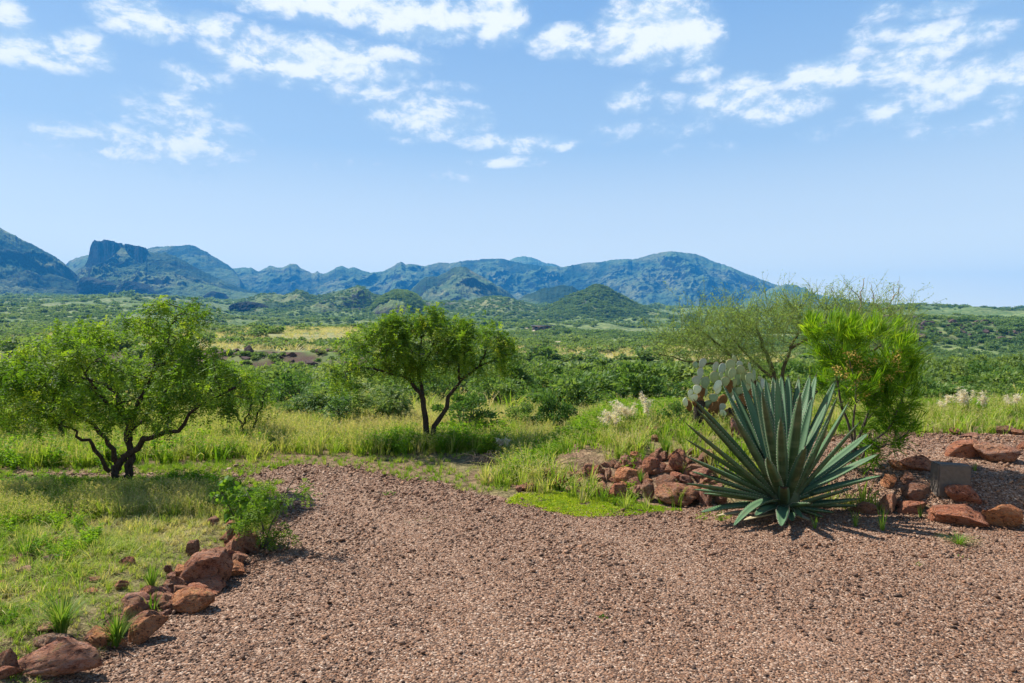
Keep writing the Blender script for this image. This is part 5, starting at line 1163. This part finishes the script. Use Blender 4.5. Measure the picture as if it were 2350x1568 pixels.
def ribbon(name, label, pts, wid, col):
    g = np.array([G(*p) for p in pts]); c = smooth_path(g, 24); T = unit(np.gradient(c, axis=0)); s = unit(np.cross(T, (0, 0, 1.)))
    rows = np.stack([c - s * wid / 2, c, c + s * wid / 2], 1); rows[..., 2] = H(rows[..., 0], rows[..., 1]) + .5
    struct(obj(name, mesh(name, rows.reshape(-1, 3), [grid_faces(24, 3)], col)), label)
dirt = mat_simple('pale_dirt', (.40, .32, .22), .95, .3, .15)
ribbon('dirt_road', 'pale dirt road winding past the distant house', [(1208,754),(1216,759),(1224,764),(1232,769),(1240,772)], 3.6, dirt)
ribbon('dirt_track', 'pale dirt track in the valley behind the centre tree', [(1262,795),(1270,792),(1280,789),(1296,786)], 1.6, dirt)
def house():
    g = G(1242, 757); e = empty('ranch_house', g); tag(e, 'small flat-roofed ranch house beside the distant dirt road', 'house')
    def bx(nm, x, y, z, sx, sy, sz, mat, par=e):
        v = np.array([(a, b, c) for c in (0, 1) for b in (-.5, .5) for a in (-.5, .5)]) * np.array([sx, sy, sz]) + np.array([x, y, z])
        return obj(nm, mesh(nm, v, [np.array([(0, 2, 3, 1), (4, 5, 7, 6), (0, 1, 5, 4), (2, 6, 7, 3), (0, 4, 6, 2), (1, 3, 7, 5)])], mat), par)
    wl = mat_simple('adobe_wall', (.22, .16, .12), .9, .5, .15); rf = mat_simple('grey_roof', (.30, .31, .33), .8, .5, .15); gl = mat_simple('dark_pane', (.03, .035, .04), .2, .5, .1)
    bx('wall', 0, 0, -1, 15, 9, 4.2, wl); bx('roof', 1.5, -.5, 3.21, 20, 12, .5, rf)
    for x in (-4.5, 0, 4.5): bx('window', x, -4.53, .9, 2.2, .1, 1.5, gl)
    bx('post', 10, -5.5, -1, .4, .4, 4.2, wl)
house()
# ------------------------------------------------------------------ grass, weeds and small plants
def flat_py(y): return CY + F * EYE / y
def inpoly(poly_px, x, y):
    return sdf(poly_px, CX + F * x / y, flat_py(y)) > 0
TUFT = [grass_tuft(500 + k, 17, .2, .45, .026, 0) for k in range(4)] + [grass_tuft(510 + k, 16, .18, .34, .015, 10) for k in range(4)] + [grass_tuft(520 + k, 12, .34, .95, .026, 4) for k in range(3)]
WEED = [weed(540 + k, 9, .16) for k in range(3)] + [weed(545 + k, 14, .09, spread=.45) for k in range(3)]
def grass():
    G_, W_ = [], []
    def cand(n, y0, y1, xr=.86):
        y = np.sqrt(rng.uniform(y0 ** 2, y1 ** 2, n)); x = rng.uniform(-1, 1, n) * (xr * y + .6); return x, y
    def addg(x, y, h, kind, tint, lst=G_): lst.append(np.stack([x, y, h, kind, np.clip(tint, 0, 1)], -1))
    # left bed
    x, y = cand(56000, 2.6, 8.2); k = (sdf(LBED, x, y) > .02) & (gravel_d(x, y) < .03); x, y = x[k], y[k]; py = flat_py(y); px = CX + F * x / y; n = len(x)
    pat = fbm(x * 1.3, y * 1.3, 3, 301); pat2 = fbm(x * .8 + 9, y * .8, 3, 307)
    front = py + 45 * pat > 1245
    keep = rng.random(n) < np.where(front, .52 + .3 * pat, np.where(py > 1160, .62, .42))
    x, y, py, pat, pat2, front = x[keep], y[keep], py[keep], pat[keep], pat2[keep], front[keep]; n = len(x)
    seed = (~front) & (py > 1140) & (pat2 > -.25)
    kind = np.where(seed, rng.integers(4, 8, n), np.where(rng.random(n) < np.where(front, .55, .15), rng.integers(8, 11, n), rng.integers(0, 4, n)))
    h = np.where(front, rng.uniform(.04, .13, n), np.where(py > 1160, rng.uniform(.11, .22, n), rng.uniform(.04, .10, n)))
    tint = np.where(front, .50 + .45 * pat, np.where(py > 1140, .46 + .25 * pat, .22)) + rng.normal(scale=.13, size=n)
    h = h * (.45 + .55 * sstep(.1, .9, sdf(LBED, x, y)))
    addg(x, y, h, kind, tint)
    # dry litter lying between the tufts
    x, y = cand(40000, 2.6, 8.0); k = (sdf(LBED, x, y) > .0) & (gravel_d(x, y) < .02); x, y = x[k], y[k]; n = len(x); k = rng.random(n) < .40 + .5 * fbm(x * 2, y * 2, 3, 361); x, y = x[k], y[k]; n = len(x)
    addg(x, y, rng.uniform(.015, .05, n), rng.integers(8, 11, n), np.where(rng.random(n) < .6, .85, .45) + rng.normal(scale=.12, size=n))
    # meadow behind the drive and the slope edge
    x, y = cand(52000, 7.0, 21); px = CX + F * x / y; d = gravel_d(x, y); bd = sdf(BED, x, y)
    k = (d < .06) & (bd < .1) & (sdf(LBED, x, y) < 0); x, y, px, d = x[k], y[k], px[k], d[k]; py = flat_py(y); n = len(x)
    pat = fbm(x * .9, y * .9, 3, 311); bare = inpoly([(1030,1075),(1060,1048),(1180,1046),(1200,1060),(1180,1075)], x, y)
    keep = (rng.random(n) < np.where(d > -.5, .85 + .3 * pat, .60 + .35 * pat) * np.where(y > 13, .8, 1)) & ~bare
    x, y, d, pat, px = x[keep], y[keep], d[keep], pat[keep], px[keep]; n = len(x)
    low = (d > -.55 + .3 * pat) | ((y < 9.4 + .5 * pat) & (px > 600) & (px < 1180))
    tall = (~low) & (rng.random(n) < .62)
    kind = np.where(tall, rng.integers(4, 8, n), np.where(rng.random(n) < .2, rng.integers(8, 11, n), rng.integers(0, 4, n)))
    h = np.where(low, rng.uniform(.04, .11, n), rng.uniform(.16, .38, n) * np.where(y > 13, .95, 1))
    addg(x, y, h, kind, np.where(low, .48, .56) + .22 * pat + .10 * sstep(9.5, 12, y) - .16 * (px < 560) + rng.normal(scale=.13, size=n))
    # right bed
    x, y = cand(16000, 6.2, 15); bd = sdf(BED, x, y); px = CX + F * x / y; d = gravel_d(x, y); k = (bd > -.35) & (x > -.3) & ((d < -.05) | (y > 8.0)); x, y, bd, px = x[k], y[k], bd[k], px[k]; n = len(x); pat = fbm(x * 1.5, y * 1.5, 3, 321)
    tpy = CY + F * (EYE - H(x, y)) / y; heap = sdf([(1290,1125),(1330,1080),(1400,1055),(1480,1045),(1580,1055),(1650,1085),(1650,1165),(1500,1165),(1420,1150)], px, tpy) > 0
    gravelpad = sdf(PAD, x, y) > 0
    keep = rng.random(n) < np.where(gravelpad, .03, np.where(heap, .10, .62 + .3 * pat)) ; x, y, pat, heap = x[keep], y[keep], pat[keep], heap[keep]; n = len(x)
    kind = np.where(rng.random(n) < .45, rng.integers(4, 8, n), np.where(rng.random(n) < .3, rng.integers(8, 11, n), rng.integers(0, 4, n)))
    addg(x, y, np.where(heap, rng.uniform(.05, .14, n), rng.uniform(.12, .32, n)), kind, .54 + .30 * pat + rng.normal(scale=.15, size=n))
    # sparse grass on the slope beyond
    x, y = cand(14000, 15, 62); n = len(x); pat = fbm(x / 5, y / 5, 3, 331); k = rng.random(n) < .55 + .5 * pat; x, y, pat = x[k], y[k], pat[k]; n = len(x)
    addg(x, y, rng.uniform(.3, .75, n), rng.integers(0, 8, n), .55 + .25 * pat + rng.normal(scale=.12, size=n))
    # pale dry grass on the hillside opposite
    x, y = cand(8000, 95, 260); px = CX + F * x / y; k = ((px < 1080) | ((y < 190) & (px < 1850) & (y > 105))); x, y = x[k], y[k]; n = len(x); addg(x, y, rng.uniform(.7, 1.3, n), rng.integers(4, 11, n), .88 + .2 * fbm(x / 14, y / 14, 3, 371) + rng.normal(scale=.1, size=n))
    # grass creeping over the far strip of the drive
    x, y = cand(9000, 7.0, 8.5); k = (x < -2.6 + .4 * fbm(x * 2, y * 2, 2, 401)) & (fbm(x * 1.6, y * 2.6, 3, 403) > -.12); x, y = x[k], y[k]; n = len(x); addg(x, y, rng.uniform(.03, .10, n), rng.integers(0, 4, n), .42 + rng.normal(scale=.14, size=n))
    # sprouts in the ground cover
    x, y = cand(30000, 5.6, 7.4); k = sdf([(1175,1155),(1260,1130),(1440,1145),(1530,1170),(1430,1182),(1300,1182)], CX + F * x / y, flat_py(y)) > 0; x, y = x[k][::3], y[k][::3]; n = len(x); addg(x, y, rng.uniform(.02, .07, n), rng.integers(0, 4, n), .5 + rng.normal(scale=.15, size=n))
    # a few sprouts on the gravel
    x, y = cand(260, 4.5, 8.6); k = gravel_d(x, y) > .05; x, y = x[k], y[k]; pat = fbm(x * 1.2, y * 1.2, 2, 341); k = (pat > .22); x, y = x[k], y[k]; n = len(x); addg(x, y, rng.uniform(.015, .04, n), rng.integers(0, 4, n), .45 + rng.normal(scale=.1, size=n))
    p = np.concatenate(G_); n = len(p); z = H(p[:, 0], p[:, 1]) - .008; wf = np.where(p[:, 1] > 30, 2.2, np.where(p[:, 1] > 12, 1.35, 1.1))
    s = np.stack([p[:, 2] * wf, p[:, 2] * wf, p[:, 2]], -1)
    scatter('grass', 'yellow-green seeding grass over the beds and meadow', np.stack([p[:, 0], p[:, 1], z], -1), rotz(n, .12), s, p[:, 3].astype(int), p[:, 4], TUFT)
    # broad-leaved weeds
    def addw(poly, n, h0, h1, t, y0=2.6, y1=14, kinds=(0, 6)):
        x, y = cand(n, y0, y1); k = inpoly(poly, x + .12 * fbm(x * 3, y * 3, 2, 383), y + .2 * fbm(x * 3 + 5, y * 3, 2, 385)) & (gravel_d(x, y) < .05) & (fbm(x * 2.4, y * 2.4, 3, 381) > rng.uniform(-.5, .25, len(x))); x, y = x[k], y[k]; m = len(x); addg(x, y, rng.uniform(h0, h1, m), rng.integers(*kinds, m), t + rng.normal(scale=.16, size=m), W_)
    addw([(-200,1180),(-200,1125),(120,1128),(260,1135),(460,1130),(470,1170),(240,1190),(100,1200)], 16000, .05, .13, .30, 5.5, 8)
    addw([(330,1150),(420,1120),(520,1120),(600,1150),(620,1210),(560,1240),(480,1200),(430,1160)], 7000, .07, .17, .5, 5, 8)
    addw([(-200,1300),(-200,1200),(60,1190),(230,1230),(220,1290),(140,1330),(40,1290)], 12000, .06, .15, .72, 4, 7)
    addw([(-200,1080),(-200,1040),(250,1030),(590,1010),(600,1050),(420,1068),(240,1085)], 5500, .08, .32, .5, 7, 12)
    addw([(830,1040),(860,1015),(960,1000),(980,1035),(930,1050)], 20000, .12, .3, .35, 8, 13); addw([(1000,1040),(1000,1010),(1090,1000),(1170,1010),(1165,1040),(1100,1046)], 22000, .14, .34, .62, 8, 13)
    addw([(1160,1110),(1180,1060),(1280,1030),(1400,980),(1560,960),(1570,1010),(1480,1040),(1300,1070),(1230,1100)], 34000, .10, .26, .70, 6.5, 15); addw([(1380,1160),(1430,1110),(1450,1060),(1480,1100),(1450,1165)], 6000, .06, .14, .62, 5.8, 8)
    addw([(1600,1020),(1640,970),(1700,985),(1700,1030)], 9000, .08, .2, .66, 6.5, 12); addw([(1850,1060),(1900,990),(1990,1000),(1960,1075)], 9000, .06, .15, .55, 6.2, 10)
    addw([(2100,1005),(2120,960),(2500,950),(2500,985),(2350,995),(2230,1015)], 16000, .10, .26, .62, 7.5, 14)
    addw([(-60,1500),(-60,1470),(20,1455),(90,1480),(70,1510),(20,1520)], 9000, .04, .09, .35, 2.8, 5, (3, 6))
    p = np.concatenate(W_); n = len(p); z = H(p[:, 0], p[:, 1]) - .006
    scatter('weeds', 'leafy bright green weeds among the grass', np.stack([p[:, 0], p[:, 1], z], -1), rotz(n, .1), scl3(p[:, 2]), p[:, 3].astype(int), p[:, 4], WEED)
    # mat of yellow-green ground cover at the foot of the heap
    x, y = cand(90000, 5.6, 7.4); poly = [(1165,1158),(1190,1140),(1260,1128),(1340,1140),(1440,1142),(1500,1160),(1560,1172),(1500,1178),(1430,1186),(1330,1186),(1250,1176)]
    poly2 = [(1590,1182),(1620,1170),(1690,1176),(1680,1198),(1610,1196)]
    k = (sdf(poly, CX + F * x / y, flat_py(y)) + 7 * fbm(x * 3, y * 3, 3, 351) > 0) | ((sdf(poly2, CX + F * x / y, flat_py(y)) + 12 * fbm(x * 4, y * 4, 3, 357) > 3)); x, y = x[k], y[k]; k = fbm(x * 7, y * 7, 3, 391) > rng.uniform(-.55, .1, len(x)); x, y = x[k], y[k]; n = len(x); src = []
    for q in range(3):
        r = np.random.default_rng(560 + q); m = 14; pp = r.normal(scale=(.5, .5, .12), size=(m, 3)); pp[:, 2] = np.abs(pp[:, 2]); v, f, t = blades(pp, r.normal(size=(m, 3)) * np.array([1, 1, .35]) + np.array([0, 0, .4]), r.uniform(.3, .6, m), r.uniform(.25, .42, m), r, .1); src.append(mesh('ground_cover', v, [f], M['cover'], {'tint': t}))
    scatter('ground_cover', 'flat mat of yellow-green ground cover at the foot of the rock heap', np.stack([x, y, H(x, y) + .008], -1), rotz(n, .1), scl3(rng.uniform(.014, .030, n)), rng.integers(0, 3, n), np.clip(.62 - .35 * sstep(.6, 1.3, x) + rng.normal(scale=.17, size=n), 0, 1), src)
grass()

def solo_mat(name, stops): return mat_leaf(name, stops, .45)
GB = solo_mat('clump_blade', [(0, (.05, .13, .012)), (.5, (.13, .25, .025)), (1, (.30, .34, .10))])
def clump(px, pb, h, w, nb, label, wid=.004, lean=.55, group=None, name='grass_clump', stiff=False):
    """one arching grass clump, blades as bent strips"""
    g = G(px, pb); k = g[1] / F; hh = h * k; ww = w * k / 2; r = np.random.default_rng(int(px * 3 + pb)); V = []; Q = []; tn = []; off = 0; S_ = 6
    for i in range(nb):
        a = r.uniform(0, 6.283); out = np.array([math.cos(a), math.sin(a), 0]); L = hh * r.uniform(.7, 1.15); rch = ww * r.uniform(.15, 1) ; sd = np.array([-out[1], out[0], 0]); b = out * r.uniform(0, .12) * ww; t = np.clip(r.normal(.5, .22), 0, 1)
        for s in range(S_ + 1):
            u = s / S_; p = b + out * rch * u ** (1.2 if stiff else 1.7) + np.array([0, 0, L * (u - (.1 if stiff else .42) * (rch / (ww + 1e-6)) * u ** 2.6)]); q = wid * (1 - u ** 2 * .95)
            V += [p - sd * q, p + sd * q]; tn += [t, t]
        Q += [(off + 2 * s, off + 2 * s + 1, off + 2 * s + 3, off + 2 * s + 2) for s in range(S_)]; off += 2 * (S_ + 1)
    return tag(obj(name, mesh(name, np.array(V), [np.array(Q)], GB, {'tint': tn}), None, (g[0], g[1], g[2] - .01)), label, 'grass', group)
clump(140, 1458, 115, 190, 230, 'large soft grass clump in the left lawn near the cream rock', .0022)
clump(268, 1488, 100, 120, 120, 'arching green grass clump between the lichen slab and the flat orange rock', .0030)
clump(348, 1356, 68, 60, 70, 'upright bright grass tuft behind the broad lilac rock', .0032, stiff=True)
clump(350, 1412, 55, 60, 16, 'few broad grass blades growing beside the lichened orange boulder', .0060, stiff=True)
clump(60, 1290, 70, 90, 60, 'green grass tuft left of the pale stone', .0035, stiff=True)
clump(1528, 1052, 56, 50, 90, 'bright green grass tuft on top of the rock heap', .0040, stiff=True)
clump(1655, 1200, 42, 34, 14, 'grass sprout on the gravel below the largest heap boulder', .0035, stiff=True)
clump(1870, 1217, 45, 34, 9, 'thin grass sprout on the gravel just right of the agave', .0035, stiff=True)
clump(1963, 1212, 48, 40, 12, 'grass sprout in the agave shadow', .0035, stiff=True)
clump(2025, 1222, 60, 44, 16, 'taller grass sprout at the right end of the agave shadow', .0040, stiff=True)
clump(2112, 1190, 40, 26, 10, 'grass sprout between the red rocks left of the concrete block', .0035, stiff=True)
clump(2238, 1084, 26, 20, 18, 'small bright grass tuft at the right corner of the concrete block', .0035, stiff=True)
clump(1470, 1115, 40, 34, 30, 'green grass tuft among the rocks of the heap', .004, stiff=True)
clump(1310, 1120, 34, 34, 30, 'yellow-green grass tuft at the left end of the rock heap', .004, stiff=True)
clump(575, 1262, 50, 60, 50, 'grass tuft at the end of the left rock border', .0035, stiff=True)
clump(2200, 1252, 34, 130, 120, 'flattened pale grass patch on the gravel at the right', .0022)

def plume(px, pb, h, w, nst, label, seed, lean=(-.35, .1)):
    g = G(px, pb); k = g[1] / F; hh = h * k; ww = w * k / 2; r = np.random.default_rng(seed)
    e = empty('plume_grass', g); tag(e, label, 'grass', 'white plume grasses'); PV = []; PD = []; items = []; LV = []; LD = []
    for i in range(nst):
        a = r.uniform(0, 6.283); tip = np.array([math.cos(a) * ww * r.uniform(.1, 1) + lean[0] * ww, math.sin(a) * ww * .8, hh * r.uniform(.6, 1)]); p = smooth_path([(0, 0, -.02), tip * np.array([.35, .35, .62]), tip], 9); items.append((p, np.linspace(.003, .001, 9), 3))
        for q in range(70):
            u = r.uniform(.62, 1); c = p[min(int(u * 9), 8)] + r.normal(scale=.008, size=3); PV.append(c); PD.append((r.normal() * .6 - .5, r.normal() * .6, r.normal() * .5 + .25))
    n = len(PV); m = solo_mat('white_plume', [(0, (.55, .48, .45)), (1, (.80, .74, .71))])
    v, q, t = blades(np.array(PV), np.array(PD), r.uniform(.03, .07, n), r.uniform(.004, .009, n), r, .2); obj('plume', mesh('plume', v, [q], m, {'tint': t}), e)['kind'] = 'stuff'
    v, q = tubes(items); obj('stem', mesh('stem', v, [q], GB, {'tint': np.full(len(v), .8)}), e)['kind'] = 'stuff'
    n = 90; a = r.uniform(0, 6.283, n); v, q, t = blades(r.normal(scale=(.05, .05, .01), size=(n, 3)), np.stack([np.cos(a), np.sin(a), r.uniform(.8, 2.5, n)], -1), r.uniform(.25, .55, n) * hh, np.full(n, .008), r, .3); obj('blade', mesh('blade', v, [q], GB, {'tint': t}), e)['kind'] = 'stuff'
plume(1440, 990, 70, 75, 15, 'white feathery plume grass left of the prickly pear', 1); plume(1412, 1000, 52, 60, 9, 'low white plume grass leaning over the rock heap weeds', 6); plume(1490, 985, 78, 50, 9, 'slender white plume grass nearest the prickly pear', 2)
plume(2225, 965, 72, 55, 11, 'brightest white plume grass at the far edge of the upper gravel', 3); plume(2172, 962, 52, 34, 4, 'small white plume grass right of the willow-leaved bush', 4); plume(2330, 958, 60, 44, 5, 'white plume grass at the right edge of the picture', 5); plume(2268, 962, 62, 32, 4, 'thin white plume grass right of the brightest one', 8)
plume(1165, 1045, 40, 40, 6, 'small pale plume grass beside the dead brush heap', 7)

# leafy young plants at the end of the left border
def seedling(px, pb, limbs, label, per, leaf, ells, mat='plant', seed=1, name='mesquite_seedling', n=60):
    b = G(px, pb); Y = float(b[1]); w = Wood(seed)
    for p in limbs: w.limb([P3(q[0], q[1], Y + (q[2] if len(q) > 2 else 0)) for q in p], .0075, .0025, n=10, sides=5, wob=.006)
    el = [(e[0], e[1], e[2], e[3], Y, e[4]) for e in ells]; w.grow(ell_points(w.r, n, el, .1), .003, .0013, sides=3, n=5, up=.3, maxd=.5)
    t = empty(name, b); tag(t, label, 'plant'); inv = Matrix.Translation(-Vector(b)); r = w.r
    o = obj('stem', w.wood_mesh('stem', w.main + w.sub, M['twig']), t); o.matrix_parent_inverse = inv
    bp = np.array([w.tips[i][r.integers(1, len(w.tips[i]))] for i in r.integers(0, len(w.tips), per)]) + r.normal(scale=.012, size=(per, 3))
    if leaf == 'broad': v, q, tn = blades(bp, r.normal(size=(per, 3)) + np.array([0, 0, .2]), r.uniform(.035, .075, per), r.uniform(.025, .05, per), r, .2)
    else: v, q, tn = sprays(bp, r.normal(size=(per, 3)) + np.array([0, 0, -.2]), r.uniform(.05, .09, per), 6, .020, .0035, r)
    o = obj('leaves', mesh('leaves', v, [q], M[mat], {'tint': tn}), t); o.matrix_parent_inverse = inv
seedling(605, 1262, [[(605,1262),(618,1210),(640,1165),(655,1130),(690,1118),(722,1150,-.1)],[(605,1262),(600,1200),(585,1150),(560,1120,.1)],[(610,1255),(650,1215),(700,1195)],[(640,1165),(660,1130),(680,1085)]], 'feathery mesquite seedling arching over the gravel at the end of the left border', 520, 'f', [(600,1150,55,40,.2),(580,1200,60,30,.2),(700,1135,32,28,.12),(640,1215,45,28,.15)], 'mesquite', 81)
seedling(560, 1240, [[(560,1240),(555,1190),(545,1140),(535,1105)],[(560,1240),(570,1180),(585,1130)],[(558,1235),(530,1170),(505,1125)]], 'broad-leaved vine plant climbing behind the left border rocks', 230, 'broad', [(545,1130,50,28,.2),(590,1140,25,25,.15),(560,1180,45,35,.2),(505,1125,25,25,.12)], 'plant', 83, 'vine_plant')
for q, lab in [((2105,1300,20,10), 'small green plant on the gravel right of the agave'), ((2200,1282,26,10), 'low green plant on the gravel at the right'), ((1384,1422,26,16), 'tiny green plant growing through the gravel in the middle'), ((895,1138,30,16), 'low weed on the gravel bend below the meadow'), ((1000,1195,60,8), 'thin yellow-green weed streak on the gravel'), ((945,1200,50,6), 'second thin weed streak on the gravel')]:
    g = G(q[0], q[1]); k = g[1] / F; r = np.random.default_rng(int(q[0])); n = 110; b = r.normal(scale=(q[2] * k * .28, q[2] * k * .28, .004), size=(n, 3)); v, f, t = blades(b, r.normal(size=(n, 3)) * np.array([1, 1, .4]) + np.array([0, 0, .7]), r.uniform(.5, 1.1, n) * max(.02, q[3] * k * .8), r.uniform(.006, .012, n), r, .2)
    tag(obj('weed', mesh('weed', v, [f], M['plant'], {'tint': t}), None, g), lab, 'weed')
def brush():
    b = G(1125, 1068); w = Wood(91); r = w.r
    for i in range(60):
        a = r.uniform(0, 6.283); l = r.uniform(.15, .5); c = np.array(b) + np.array([r.normal() * .12, r.normal() * .08, .01]); d = np.array([math.cos(a), math.sin(a) * .6, 0]) * l; w.limb([c, c + d * .5 + np.array([0, 0, r.uniform(.04, .16)]), c + d + np.array([0, 0, r.uniform(-.01, .08)])], .006, .002, n=6, sides=4, wob=.01)
    tag(obj('brush_heap', w.wood_mesh('brush_heap', w.main, M['twig'])), 'heap of dead brown brush on bare red soil right of the centre tree', 'brush heap')
brush()
# ------------------------------------------------------------------ haze
def haze():
    x0, x1, y0, y1, z0, z1 = -24000, 24000, -60, 7200, -60, 720
    v = [(x, y, z) for z in (z0, z1) for y in (y0, y1) for x in (x0, x1)]
    f = [(0, 2, 3, 1), (4, 5, 7, 6), (0, 1, 5, 4), (2, 6, 7, 3), (0, 4, 6, 2), (1, 3, 7, 5)]
    m = bpy.data.materials.new('haze_air'); m.use_nodes = True; g = NT(m.node_tree)
    p = g.n('ShaderNodeVolumePrincipled'); p.inputs['Color'].default_value = (.05, .42, 1, 1); p.inputs['Density'].default_value = 1.25e-4
    p.inputs['Anisotropy'].default_value = 0.0
    g.t.links.new(p.outputs[0], g.n('ShaderNodeOutputMaterial').inputs['Volume'])
    struct(obj('haze', mesh('haze', v, [np.array(f)], m)), 'thin blue summer haze over the valley', 'stuff')
haze()
